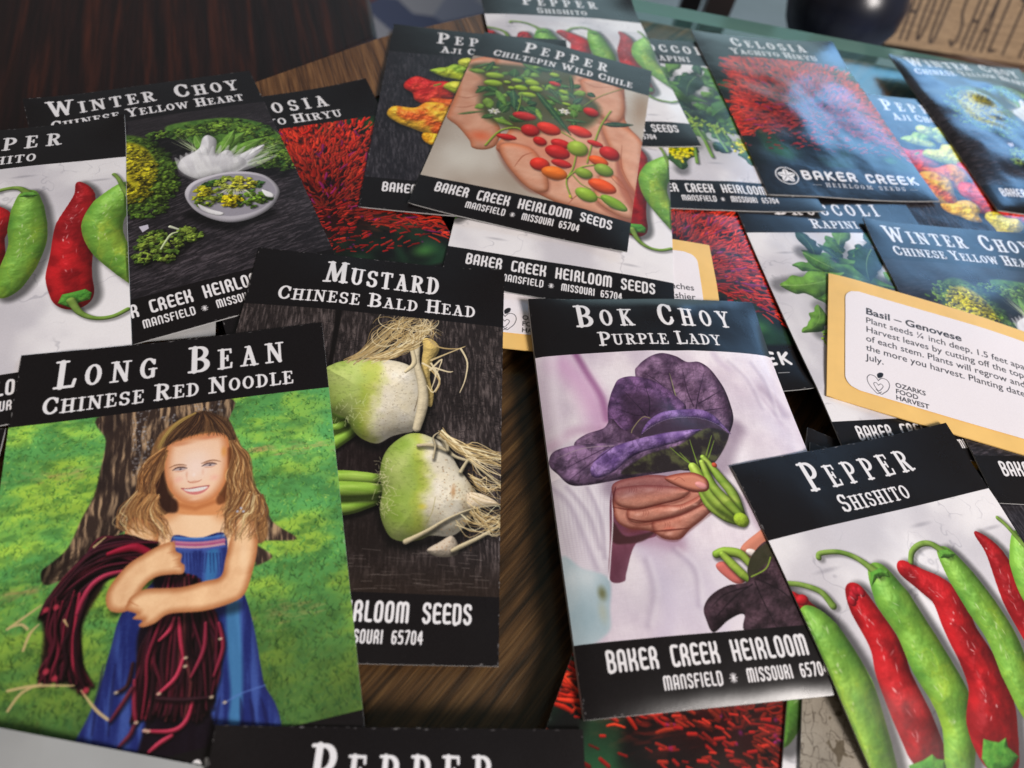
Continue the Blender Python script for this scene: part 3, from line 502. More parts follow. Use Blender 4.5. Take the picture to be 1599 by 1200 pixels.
def d_bok():
    cv = Cv(); rng = np.random.default_rng(9); X, Y = cv.grid(); Q = lambda *p: T('bok', 840, 550, 2.6095, p)
    base = mix(rgb(208, 194, 208), rgb(240, 231, 236), sst(.25, .75, fbm(X/120, Y/150, 3, 4)))
    wv = .5*np.sin(X*1.25+.6*fbm(X/20, Y/20, 4, 2))+.5*np.sin(Y*1.3); cv.a[:] = base+.012*wv[..., None]+.03*(fbm(X/3, Y/14, 8, 2)-.5)[..., None]+.03*(fbm(X/14, Y/3, 18, 2)-.5)[..., None]
    # folds of the shirt
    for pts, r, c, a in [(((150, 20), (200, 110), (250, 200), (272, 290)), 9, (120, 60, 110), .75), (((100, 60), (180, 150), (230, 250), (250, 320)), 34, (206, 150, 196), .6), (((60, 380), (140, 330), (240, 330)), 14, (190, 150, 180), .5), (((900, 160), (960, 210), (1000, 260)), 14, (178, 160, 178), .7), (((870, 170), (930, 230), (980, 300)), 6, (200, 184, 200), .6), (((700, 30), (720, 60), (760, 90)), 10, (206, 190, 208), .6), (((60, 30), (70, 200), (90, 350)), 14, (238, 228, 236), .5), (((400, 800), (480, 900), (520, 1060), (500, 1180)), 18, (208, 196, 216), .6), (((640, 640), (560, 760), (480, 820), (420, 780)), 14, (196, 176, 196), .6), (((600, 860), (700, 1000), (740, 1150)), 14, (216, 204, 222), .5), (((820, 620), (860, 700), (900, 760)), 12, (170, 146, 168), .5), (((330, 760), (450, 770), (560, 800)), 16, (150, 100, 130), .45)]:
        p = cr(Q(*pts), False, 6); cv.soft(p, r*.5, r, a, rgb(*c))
    cv.poly(Q((60, 520), (300, 540), (300, 600), (292, 760), (288, 920), (250, 905), (180, 880), (100, 840), (70, 700)), lambda X, Y, d: mix(rgb(206, 196, 206), rgb(232, 226, 234), fbm(X/20, Y/90, 3, 3))+.02*np.sin(Y*1.2)[..., None], soft=1.5)
    for k in range(12): cv.line(Q((80+k*17, 560), (100+k*15, 700), (130+k*13, 850)), [.6, 2, .6], rgb(186, 172, 190), .25)
    cv.poly(Q((98, 840), (180, 880), (285, 925), (290, 1050), (280, 1150), (140, 1190)), lambda X, Y, d: mix(rgb(150, 176, 186), rgb(206, 216, 220), fbm(X/50, Y/80, 6, 3)), soft=8)
    cv.blob(Q((260, 985))[0], (16, 26), rgb(104, 104, 60), .85); cv.blob(Q((262, 1060))[0], (16, 40), rgb(176, 184, 170), .8)
    cv.poly(Q((300, 560), (420, 700), (470, 760), (390, 790), (355, 900), (345, 940), (290, 930), (288, 800)), lambda X, Y, d: mix(rgb(92, 46, 62), rgb(138, 84, 104), fbm(X/30, Y/60, 5, 3)), soft=2)
    cv.poly(Q((300, 700), (350, 760), (460, 745), (420, 780), (360, 790), (300, 780)), rgb(70, 40, 44), soft=5)
    cv.line(Q((296, 560), (298, 700), (292, 840), (286, 930)), 1.6, rgb(244, 240, 246), .8)
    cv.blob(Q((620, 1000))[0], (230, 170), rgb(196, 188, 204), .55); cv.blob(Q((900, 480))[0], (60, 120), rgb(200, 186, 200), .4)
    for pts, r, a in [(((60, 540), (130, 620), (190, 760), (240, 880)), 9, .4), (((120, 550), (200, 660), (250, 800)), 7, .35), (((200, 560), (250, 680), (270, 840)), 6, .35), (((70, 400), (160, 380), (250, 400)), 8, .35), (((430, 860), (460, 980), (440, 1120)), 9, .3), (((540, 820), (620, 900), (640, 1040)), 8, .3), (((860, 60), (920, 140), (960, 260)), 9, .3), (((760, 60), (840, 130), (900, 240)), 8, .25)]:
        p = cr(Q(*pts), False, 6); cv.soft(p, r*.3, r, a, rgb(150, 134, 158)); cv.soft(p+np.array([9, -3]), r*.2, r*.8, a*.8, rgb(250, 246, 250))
    # hand
    sk = lambda X, Y, d: mix(rgb(172, 92, 76), mix(rgb(208, 128, 106), rgb(238, 170, 148), fbm(X/34, Y/18, 2, 4)), sst(-1, 11, d))+.07*(fbm(X/4, Y/3, 12, 3)-.5)[..., None]
    K = dict(Rr=20, amb=.62, dif=.38, bump=2, bs=12, spec=.08, L=(-.2, -.7, .68))
    cv.form(Q((310, 540), (480, 520), (620, 560), (690, 620), (670, 680), (600, 740), (560, 778), (500, 775), (450, 745), (360, 730), (310, 690), (300, 610)), sk, **K)
    for pts in [((455, 700), (540, 680), (640, 640), (690, 660), (640, 705), (590, 745), (550, 778), (500, 772), (465, 750)), ((360, 650), (440, 640), (560, 640), (650, 600), (640, 640), (560, 680), (460, 705), (400, 712), (360, 695)), ((308, 570), (370, 560), (460, 560), (560, 570), (600, 590), (560, 620), (480, 640), (400, 655), (330, 640), (304, 610))]:
        p = Q(*pts); cv.soft(cr(p, True, 4)+np.array([0, 3]), 1, 3, .4, rgb(80, 26, 22)); cv.form(p, sk, **K)
    cv.blob(Q((365, 590))[0], (22, 14), rgb(240, 190, 176), .6); cv.blob(Q((530, 655))[0], (20, 9), rgb(238, 180, 160), .5); cv.blob(Q((520, 735))[0], (24, 9), rgb(220, 110, 90), .5)
    for pts in [((300, 640), (380, 655), (470, 640), (580, 610)), ((360, 690), (440, 705), (560, 682), (650, 640)), ((450, 745), (520, 742), (600, 735)), ((310, 560), (300, 610), (305, 660)), ((575, 560), (600, 585), (640, 590))]:
        cv.line(Q(*pts), [1.2, 2.4, 1], rgb(92, 36, 30), .7)
    for x, y, n_ in [(360, 575, 4), (470, 570, 3), (415, 670, 3), (560, 655, 3), (500, 720, 3), (585, 545, 3)]:
        for k in range(n_): cv.line(Q((x+k*9, y-12), (x+k*9+4, y), (x+k*9, y+12)), [.5, .9, .5], rgb(150, 76, 62), .55)
    for x, y, r_ in [(345, 600, 16), (440, 580, 20), (395, 675, 13), (540, 660, 16), (520, 755, 16), (620, 640, 12)]: cv.blob(Q((x, y))[0], (r_, r_*.45), rgb(250, 196, 178), .5, ang=-.1)
    cv.blob(Q((380, 735))[0], (34, 12), rgb(110, 50, 44), .55)
    # leaves
    vein = rgb(58, 36, 66)
    def leafc(c0, c1, sd):
        def f(X, Y, d):
            n = fbm(X/26, Y/26, sd, 3); w = sst(.055, 0, np.abs(fbm(X/20, Y/20, sd+4, 3)-.5)); return mix(mix(rgb(*c0), rgb(*c1), sst(.2, .8, n)), rgb(*c0)*.7, w*.38)
        return f
    KL = dict(bump=8, bs=19, amb=.46, dif=.72, spec=.10, sp=10, L=(-.3, -.55, .78))
    cv.soft(Q((300, 560), (500, 540), (720, 480), (780, 330)), 20, 18, .35, rgb(60, 30, 60))
    cv.form(Q((385, 118), (395, 80), (440, 45), (490, 30), (545, 42), (590, 66), (640, 66), (690, 96), (740, 160), (770, 230), (782, 290), (765, 350), (740, 410), (700, 470), (640, 500), (560, 500), (480, 470), (430, 300)), leafc((74, 52, 76), (130, 100, 130), 3), Rr=26, **KL)
    for pts in [((545, 205), (530, 160), (515, 110)), ((630, 250), (640, 190), (660, 110)), ((640, 230), (690, 200), (740, 170)), ((650, 260), (710, 250), (770, 240)), ((560, 220), (480, 150), (420, 110)), ((620, 240), (590, 170), (570, 90)), ((700, 300), (740, 330), (760, 345))]:
        cv.line(Q(*pts), [1.8, 1.3, .5], rgb(46, 30, 50), .8)
    cv.line(Q((550, 208), (535, 160), (520, 112)), [1.8, 1.2, .5], rgb(138, 146, 90), .8)
    cv.form(Q((300, 160), (320, 130), (370, 120), (440, 135), (500, 165), (560, 210), (590, 245), (560, 300), (440, 340), (360, 370), (290, 340), (275, 260), (285, 200)), leafc((62, 42, 72), (120, 84, 130), 13), Rr=24, **KL)
    cv.poly(Q((330, 200), (420, 190), (520, 240), (540, 270), (440, 290), (400, 330), (360, 300)), rgb(52, 34, 50), soft=26, al=.6)
    cv.poly(Q((340, 350), (420, 300), (560, 260), (700, 290), (740, 340), (640, 380), (420, 400), (350, 390)), lambda X, Y, d: mix(rgb(50, 38, 50), rgb(84, 64, 88), fbm(X/12, Y/18, 9, 4)), soft=5)
    for pts in [((430, 290), (400, 250), (340, 180)), ((420, 280), (380, 280), (310, 250)), ((435, 285), (440, 220), (420, 150))]: cv.line(Q(*pts), [1.6, 1.1, .5], rgb(36, 24, 38), .8)
    cv.line(Q((375, 370), (370, 340), (410, 290), (440, 295)), 1.2, rgb(150, 140, 100), .9)
    cv.form(Q((145, 380), (190, 345), (260, 325), (290, 290), (330, 330), (400, 370), (420, 420), (300, 440), (180, 430)), leafc((72, 52, 76), (124, 96, 126), 23), Rr=18, **KL)
    cv.form(Q((50, 430), (70, 400), (150, 385), (260, 385), (340, 385), (440, 365), (560, 345), (650, 335), (660, 350), (600, 400), (700, 470), (640, 480), (560, 500), (430, 520), (300, 535), (200, 547), (130, 540), (80, 490), (55, 460)), leafc((70, 54, 76), (140, 108, 146), 33), Rr=30, **KL)
    cv.form(Q((210, 480), (260, 420), (350, 385), (460, 362), (560, 345), (645, 338), (580, 380), (480, 410), (380, 440), (300, 500), (230, 520)), leafc((84, 60, 112), (150, 120, 176), 37), Rr=16, **KL)
    for pts in [((300, 398), (180, 400), (80, 430)), ((280, 400), (190, 440), (100, 480)), ((300, 400), (200, 470), (130, 520))]: cv.line(Q(*pts), [1.3, 1.3, .5], rgb(170, 150, 160) if pts[1][1] < 410 else vein, .7)
    cv.poly(Q((330, 510), (430, 440), (560, 400), (640, 345), (700, 330), (760, 360), (700, 470), (640, 490), (500, 505)), lambda X, Y, d: mix(rgb(42, 36, 38), rgb(82, 84, 56), sst(.4, .75, fbm(X/22, Y/22, 6, 4))), soft=5)
    cv.form(Q((405, 360), (430, 310), (480, 275), (560, 255), (640, 252), (700, 275), (745, 320), (770, 352), (720, 320), (660, 295), (590, 288), (520, 300), (450, 330)), leafc((84, 58, 110), (138, 106, 164), 43), Rr=13, **KL)
    cv.poly(Q((425, 350), (470, 325), (560, 308), (630, 315), (590, 340), (500, 352), (430, 366)), rgb(62, 48, 66), soft=6, al=.8)
    p = cr(Q((410, 355), (450, 326), (520, 298), (590, 286), (660, 293), (720, 318), (768, 352)), False, 8)
    for a, b in zip(p[:-1], p[1:]): cv.line(np.array([a+rng.normal(0, .8, 2), b]), .8, rgb(180, 160, 186), .5)
    for pts in [((520, 410), (580, 460), (640, 500)), ((600, 380), (620, 440), (640, 500)), ((690, 360), (670, 430), (655, 480)), ((560, 430), (600, 470), (640, 500)), ((700, 380), (680, 440), (660, 480))]: cv.line(Q(*pts), [.8, 1.6, 2.6], rgb(118, 146, 54), .9)
    # stalks
    st = lambda X, Y, t: mix(rgb(110, 156, 44), rgb(188, 216, 86), .25+.9*fbm(X/50, Y/16, 4, 2)); sh = (3, 5, 5, .5)
    for pts, w in [(((640, 560), (680, 640), (740, 690), (800, 715)), (9, 12, 12, 8)), (((655, 450), (720, 530), (770, 600), (805, 700)), (7, 11, 12, 10)), (((615, 490), (660, 560), (720, 640), (800, 700)), (11, 16, 17, 10)), (((650, 470), (690, 560), (745, 630), (800, 690)), (7, 10, 12, 8))]:
        cv.tube(Q(*pts), [a*1.15 for a in w], st, amb=.3, dif=.8, spec=.25, sp=10, shadow=sh)
    cv.ball(Q((802, 705))[0], (19, 18), rgb(172, 204, 60), bump=3, bs=7, amb=.45, spec=.1)
    cv.form(Q((500, 530), (600, 510), (660, 530), (678, 560), (668, 585), (620, 588), (560, 570)), lambda X, Y, d: mix(rgb(150, 74, 60), rgb(226, 146, 120), sst(0, 12, d)), Rr=16, amb=.6, dif=.45); cv.ball(Q((645, 562))[0], (15, 9), rgb(238, 160, 156), ang=.35, amb=.7, dif=.35, spec=.2); cv.line(Q((540, 540), (560, 530), (580, 545)), .9, rgb(150, 76, 62), .6)
    cv.ball(Q((700, 480))[0], (7, 7), rgb(206, 90, 60))
    # second plant, lower right
    cv.form(Q((800, 820), (860, 760), (930, 720), (960, 800), (900, 880), (850, 860)), rgb(214, 136, 112), Rr=16, amb=.6, dif=.45); cv.form(Q((705, 880), (740, 870), (800, 920), (820, 950), (780, 955), (720, 910)), rgb(222, 118, 108), Rr=12, amb=.6, dif=.45)
    cv.ball(Q((845, 835))[0], (14, 9), rgb(240, 226, 220), ang=.3)
    for pts, w in [(((705, 840), (740, 830), (800, 840), (840, 880), (860, 900)), (9, 11, 11, 9, 8)), (((730, 840), (770, 880), (810, 920), (840, 945)), (8, 11, 11, 7))]: cv.tube(Q(*pts), w, st, amb=.3, dif=.8, spec=.2, shadow=sh)
    cv.form(Q((830, 900), (850, 840), (900, 790), (960, 800), (1060, 900), (1120, 1100), (1120, 1200), (840, 1160), (820, 1080), (760, 1100), (700, 1150), (670, 1100), (660, 1050), (690, 1000), (750, 965), (830, 950)), leafc((38, 26, 32), (74, 52, 62), 53), Rr=26, **KL)
    cv.poly(Q((830, 900), (850, 840), (910, 795), (930, 850), (880, 900), (840, 930)), rgb(56, 58, 36), soft=4, al=.8); cv.line(Q((845, 930), (900, 900), (918, 855)), 1.6, rgb(140, 170, 60), .9)
    for pts in [((850, 960), (780, 1010), (700, 1100)), ((860, 950), (900, 1040), (960, 1150)), ((870, 940), (980, 1000), (1060, 1100)), ((830, 970), (740, 1000), (690, 1050))]: cv.line(Q(*pts), [1.5, 1.3, .5], rgb(24, 16, 22), .8)
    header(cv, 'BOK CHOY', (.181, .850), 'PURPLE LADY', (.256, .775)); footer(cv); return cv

def d_shishito():
    cv = Cv(); marble(cv, 3); A = lambda *p: T('shishA', 1180, 760, 2.728, p); H = lambda *p: T('shishH', 0, 150, 2.182, p)
    def gc(sd, hi=(176, 206, 60)):
        def f(X, Y, t):
            n = fbm(X/24, Y/34, sd, 4); r_ = sst(.06, 0, np.abs(fbm(X/34, Y/48, sd+7, 3)-.5)); c = mix(rgb(104, 162, 58), rgb(140, 188, 72), n); c = mix(c, rgb(*hi), sst(.45, .75, fbm(X/40, Y/70, sd+9, 2))*.45*sst(.15, .5, t)+r_*.25*sst(.15, .4, t)); return mix(c, rgb(74, 140, 58), sst(.55, .85, fbm(X/60, Y/60, sd+3, 3))*.5)
        return f
    def rc(sd):
        return lambda X, Y, t: mix(rgb(146, 22, 28), rgb(206, 34, 40), sst(.25, .65, fbm(X/40, Y/50, sd, 3)))
    sh = (13, 7, 11, .55); KG = dict(amb=.5, dif=.6, spec=.34, sp=16, bump=9, bs=46, shadow=sh); KR = dict(amb=.52, dif=.55, spec=.6, sp=34, bump=9, bs=40, shadow=sh)
    rg = np.random.default_rng(5)
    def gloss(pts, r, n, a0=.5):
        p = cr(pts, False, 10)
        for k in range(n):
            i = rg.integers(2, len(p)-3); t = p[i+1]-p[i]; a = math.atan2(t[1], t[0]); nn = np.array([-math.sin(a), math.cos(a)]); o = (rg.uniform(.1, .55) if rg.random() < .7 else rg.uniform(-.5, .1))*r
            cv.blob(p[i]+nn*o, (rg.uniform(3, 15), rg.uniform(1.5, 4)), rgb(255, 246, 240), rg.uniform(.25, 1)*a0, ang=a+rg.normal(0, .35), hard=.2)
    stem = lambda pts, w=(6, 6, 7, 9): cv.tube(pts, w, lambda X, Y, t: mix(rgb(104, 142, 52), rgb(160, 190, 96), fbm(X/20, Y/20, 2, 2)), amb=.4, dif=.7, shadow=(5, 5, 5, .35))
    def tips(pts, seeds, col=(62, 132, 48)):
        cv.form(pts, lambda X, Y, d: mix(rgb(*col), rgb(110, 170, 66), fbm(X/14, Y/9, seeds, 3)), Rr=16, bump=5, bs=12, soft=1.2, smooth=False)
    cv.tube(U((-.03, .46), (.02, .56), (.0, .75), (-.02, .95)), [18.24, 34.2, 34.2, 29.64], rc(31), seed=31, **KR); cv.ball(U((.02, .485))[0], (15, 12), rgb(190, 30, 40), spec=.2)
    cv.tube(U((.02, .535), (.035, .6), (.045, .75), (.025, .9), (.0, 1.05), (-.01, 1.14)), [22.8, 43.32, 51.3, 50.16, 41.04, 15.96], gc(4), seed=4, **KG)
    stem(A((100, 425), (170, 432), (250, 462), (300, 520)))
    cv.tube(A((395, 470), (430, 540), (520, 690), (560, 820), (640, 980), (700, 1110), (720, 1165)), [25.08, 34.2, 39.9, 42.18, 45.6, 43.32, 29.64], rc(5), seed=6, **KR)
    for q in ((385, 480), (378, 500), (395, 458), (416, 462)): cv.ball(A(q)[0], (10, 12), rgb(180, 32, 44), spec=.2)
    tips(A((640, 1190), (700, 1165), (735, 1140), (755, 1160), (790, 1165), (800, 1240), (660, 1240)), 3)
    cv.tube(A((500, 390), (560, 500), (640, 620), (720, 770), (800, 900), (840, 1040), (850, 1180), (860, 1300)), [29.64, 50.16, 47.88, 54.72, 50.16, 37.62, 31.92, 13.68], gc(14), seed=14, **KG)
    stem(A((240, 318), (250, 300), (330, 296), (410, 325), (490, 385)), (7, 6, 6, 7, 11)); tips(A((462, 440), (458, 380), (500, 360), (535, 372), (545, 400), (520, 395), (490, 400)), 8, (84, 148, 56))
    cv.tube(A((615, 365), (690, 410), (790, 480), (850, 620), (930, 760), (985, 900), (990, 1040), (1010, 1120)), [22.8, 30.78, 43.32, 43.32, 50.16, 54.72, 59.28, 50.16], rc(9), seed=12, **KR)
    tips(A((945, 1160), (950, 1075), (985, 1085), (1020, 1090), (1050, 1070), (1060, 1110), (1110, 1150), (1080, 1200), (990, 1230)), 11)
    cv.tube(A((805, 300), (870, 400), (950, 520), (1030, 640), (1100, 800), (1150, 930), (1170, 1000)), [25.08, 41.04, 47.88, 45.6, 43.32, 31.92, 13.68], gc(24), seed=24, **KG)
    stem(A((640, 330), (650, 285), (690, 252), (740, 250), (800, 290)), (7, 7, 7, 8, 12)); tips(A((775, 310), (770, 275), (810, 272), (845, 290), (830, 305)), 13, (90, 150, 60))
    # the two at the right edge, followed from the packet on the left of the pile
    cv.tube(H((270, 300), (288, 345), (255, 440), (245, 540), (235, 610), (245, 665), (252, 680)), [7.98, 28.5, 45.6, 50.16, 53.58, 50.16, 43.32], rc(19), seed=17, **KR)
    tips(H((195, 705), (210, 675), (240, 668), (290, 655), (312, 668), (305, 690), (270, 700), (240, 720)), 21); stem(H((240, 695), (270, 735), (320, 752), (380, 745), (432, 720)), (11, 8, 6, 6, 6))
    cv.tube(H((430, 320), (380, 380), (350, 440), (370, 510), (440, 580), (500, 640)), [29.64, 52.44, 52.44, 45.6, 38.76, 22.8], gc(34, (196, 214, 70)), seed=34, **KG); stem(H((390, 270), (405, 285), (425, 320), (440, 340)), (6, 6, 8, 10))
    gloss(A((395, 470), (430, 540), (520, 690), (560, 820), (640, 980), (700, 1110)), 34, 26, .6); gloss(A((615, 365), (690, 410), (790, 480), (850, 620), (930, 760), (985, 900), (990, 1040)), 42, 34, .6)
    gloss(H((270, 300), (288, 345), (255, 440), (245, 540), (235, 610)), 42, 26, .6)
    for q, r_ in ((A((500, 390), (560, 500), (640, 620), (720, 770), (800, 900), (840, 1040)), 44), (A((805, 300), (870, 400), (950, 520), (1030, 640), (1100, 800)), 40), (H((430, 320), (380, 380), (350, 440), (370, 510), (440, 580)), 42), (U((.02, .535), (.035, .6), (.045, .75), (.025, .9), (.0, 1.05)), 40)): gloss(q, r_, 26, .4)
    header(cv, 'PEPPER', (.255, .745), 'SHISHITO', (.335, .655)); footer(cv); return cv

def leaf(cv, a, b, w, col, seed=1, jag=0, vein=(150, 180, 110), bend=0.0):
    a = np.asarray(a, f4); b = np.asarray(b, f4); d = b-a; L = math.hypot(*d); n = np.array([-d[1], d[0]])/max(L, 1e-6); r = np.random.default_rng(seed)
    ts = np.linspace(0, 1, 9); pr = np.sin(np.pi*ts**.8)**.8; up = []; dn = []
    for t, s in zip(ts, pr):
        c = a+d*t+n*bend*L*math.sin(math.pi*t); j = 1+(jag*r.uniform(-.5, .5) if 0 < t < 1 else 0); up.append(c+n*w*s*j); dn.append(c-n*w*s*(1+(jag*r.uniform(-.5, .5)) if 0 < t < 1 else 1))
    cv.form(np.array(up+dn[::-1][1:-1]), lambda X, Y, dd: mix(np.asarray(col, f4)*.8, np.asarray(col, f4)*1.2, fbm(X/18, Y/18, seed, 3)), Rr=w*.8, bump=3, bs=14, seed=seed, amb=.5, dif=.6, spec=.06)
    cv.line(np.array([a+d*t+n*bend*L*math.sin(math.pi*t) for t in (0, .35, .7, .97)]), [1.6, 1.2, .8, .3], rgb(*vein), .6)

def d_chiltepin():
    cv = Cv(); rng = np.random.default_rng(3); X, Y = cv.grid(); Q = lambda *p: T('chilt', 640, 90, 3.9975, p)
    cv.a[:] = mix(rgb(150, 132, 116), rgb(206, 200, 190), fbm(X/160, Y/200, 2, 3)); cv.blob(Q((330, 620))[0], (150, 130), rgb(220, 218, 208), .6); cv.blob(Q((1440, 330))[0], (60, 200), rgb(150, 122, 98), .7)
    sk = lambda X, Y, d: mix(rgb(216, 132, 92), mix(rgb(206, 140, 110), rgb(236, 186, 158), fbm(X/60, Y/40, 4, 3)), sst(0, 26, d))
    K = dict(Rr=34, amb=.62, dif=.44, bump=2, bs=24, L=(-.3, -.5, .8))
    cv.form(Q((330, 20), (540, 0), (560, 200), (480, 330), (560, 460), (540, 560), (470, 588), (390, 570), (370, 520), (300, 430), (235, 370), (240, 330), (290, 200)), sk, **K)
    cv.form(Q((540, 0), (900, 60), (1300, 130), (1340, 400), (1440, 520), (1460, 600), (1430, 850), (1400, 1040), (1000, 960), (760, 850), (640, 740), (560, 620), (540, 560), (640, 400)), sk, **K)
    for fp in [((1190, 430), (1290, 420), (1440, 520), (1462, 640), (1440, 850), (1400, 860), (1320, 740), (1290, 640), (1230, 560)), ((1060, 160), (1200, 150), (1310, 200), (1340, 330), (1300, 420), (1200, 400), (1120, 300)), ((560, 570), (640, 560), (760, 600), (830, 700), (860, 850), (760, 850), (650, 750), (580, 650)), ((1180, 760), (1290, 760), (1380, 880), (1400, 1010), (1290, 1000), (1150, 900))]:
        p = Q(*fp); cv.soft(cr(p, True, 4)+np.array([-2, 4]), 2, 9, .45, rgb(110, 44, 30)); cv.form(p, sk, **K)
    cv.blob(Q((440, 500))[0], (70, 45), rgb(220, 96, 56), .7); cv.blob(Q((700, 470))[0], (110, 60), rgb(186, 70, 46), .7); cv.blob(Q((460, 200))[0], (50, 90), rgb(70, 46, 30), .6); cv.blob(Q((900, 620))[0], (190, 130), rgb(196, 96, 70), .45)
    for pts in [((300, 230), (360, 250), (430, 240)), ((280, 300), (350, 310), (420, 300)), ((650, 700), (700, 640), (760, 620)), ((1200, 700), (1290, 800), (1390, 860)), ((1320, 560), (1320, 700), (1400, 840)), ((980, 940), (1050, 880), (1150, 900)), ((1060, 150), (1150, 200), (1280, 190))]: cv.line(Q(*pts), [1, 2.4, 1], rgb(150, 74, 48), .65)
    cv.poly(Q((1290, 620), (1330, 760), (1420, 860), (1400, 980), (1290, 800)), rgb(160, 84, 66), soft=14, al=.55)
    cv.poly(Q((380, 30), (700, 60), (1000, 110), (1010, 200), (1180, 330), (1100, 460), (760, 500), (500, 420), (430, 300), (470, 150)), rgb(50, 64, 34), soft=30, al=.8)
    for k in range(90):
        a = Q((rng.uniform(440, 1120), rng.uniform(40, 420)))[0]; t = rng.uniform(0, 6.3); L = rng.uniform(34, 80); leaf(cv, a, a+L*np.array([math.cos(t), math.sin(t)]), rng.uniform(9, 22), [rgb(62, 104, 50), rgb(96, 142, 58), rgb(46, 84, 52), rgb(130, 168, 62)][rng.integers(4)], int(k), .2)
    for a, b, w, c in [((780, 240), (1000, 520), 26, (52, 92, 58)), ((300, 350), (470, 350), 13, (88, 110, 60)), ((1200, 440), (1395, 430), 26, (40, 66, 54)), ((640, 220), (650, 360), 26, (58, 100, 66)), ((1000, 130), (1010, 240), 16, (50, 80, 52)), ((540, 220), (600, 330), 26, (110, 160, 66)), ((860, 210), (930, 300), 16, (64, 90, 54)), ((960, 420), (1100, 430), 18, (60, 92, 60)), ((500, 30), (380, 60), 14, (74, 110, 70)), ((700, 40), (820, 130), 20, (80, 124, 58))]:
        leaf(cv, Q(a)[0], Q(b)[0], w*.55, rgb(*c), 7, .1)
    for pts, w in [(((690, 250), (680, 330), (650, 400)), 3), (((1250, 350), (1190, 440), (1150, 540)), 5), (((1130, 560), (1110, 640), (1100, 680)), 4), (((1030, 640), (1010, 720), (970, 800), (1000, 900)), 4), (((970, 780), (1060, 710), (1150, 690)), 4), (((1010, 760), (1060, 810), (1120, 840)), 3), (((470, 560), (560, 480), (660, 470), (720, 510)), 6), (((1080, 330), (1180, 260), (1330, 200)), 2), (((940, 500), (1000, 530), (1040, 560)), 4), (((1150, 880), (1200, 900)), 4)]:
        cv.tube(Q(*pts), w*.62, rgb(150, 180, 60), amb=.5, shadow=(2, 2, 2, .4))
    cv.ball(Q((995, 893))[0], (8, 5), rgb(210, 200, 60), ang=1.2)
    G = rgb(160, 194, 56); E = rgb(232, 52, 34); O = rgb(244, 120, 34); D = rgb(204, 36, 34)
    for x, y, a, b, c, an in [(530, 120, 60, 36, G, 0), (520, 170, 60, 34, G, 0), (665, 165, 36, 24, G, 0), (760, 185, 48, 36, G, .1), (690, 215, 44, 28, G, 0), (785, 225, 44, 32, G, 0), (740, 262, 46, 26, G, 0), (605, 172, 24, 16, G, 0), (630, 210, 22, 16, G, 0), (955, 242, 32, 22, G, .2), (900, 130, 34, 26, G, 0), (970, 322, 28, 14, G, 0), (900, 190, 40, 24, D, 0), (1125, 365, 50, 42, D, 0), (710, 400, 72, 40, D, 0), (745, 490, 56, 52, D, .3), (600, 520, 60, 26, D, 0), (860, 480, 74, 54, E, .2), (1055, 490, 76, 50, E, .1), (805, 555, 42, 34, D, .3), (935, 570, 60, 40, D, 0), (915, 620, 74, 58, D, .1), (940, 690, 60, 34, D, 0), (1240, 615, 62, 60, D, .3), (1150, 560, 50, 26, D, 0), (805, 690, 56, 54, E, 0), (1172, 665, 60, 42, O*.6+E*.4, .1), (896, 748, 74, 54, O, 0), (1196, 820, 84, 54, O*.5+E*.5, .1), (1040, 595, 62, 66, rgb(160, 186, 62), .2), (1205, 720, 58, 52, rgb(140, 170, 62), .3), (1080, 745, 52, 44, rgb(140, 168, 54), 0), (1095, 878, 66, 52, rgb(150, 186, 54), .3), (1270, 922, 84, 42, rgb(132, 172, 48), .35)]:
        p = Q((x, y))[0]; k = R/700*.60; cv.soft([p+(3, 5), p+(4, 5)], min(a, b)*k*.9, 6, .5); cv.ball(p, (a*k, b*k), c, ang=an, amb=.52, dif=.55, spec=.45, sp=30, bump=1, bs=12)
    for c in ((525, 355), (958, 370)):
        c0 = Q(c)[0]
        for k in range(6): t = k*1.05; leaf(cv, c0, c0+24*np.array([math.cos(t), math.sin(t)*.8]), 6, rgb(236, 234, 222), k, 0, (220, 220, 200))
        cv.blob(c0, 6, rgb(200, 196, 90), .9)
    header(cv, 'PEPPER', (.255, .745), 'CHILTEPIN WILD CHILE', (.10, .90)); footer(cv); return cv

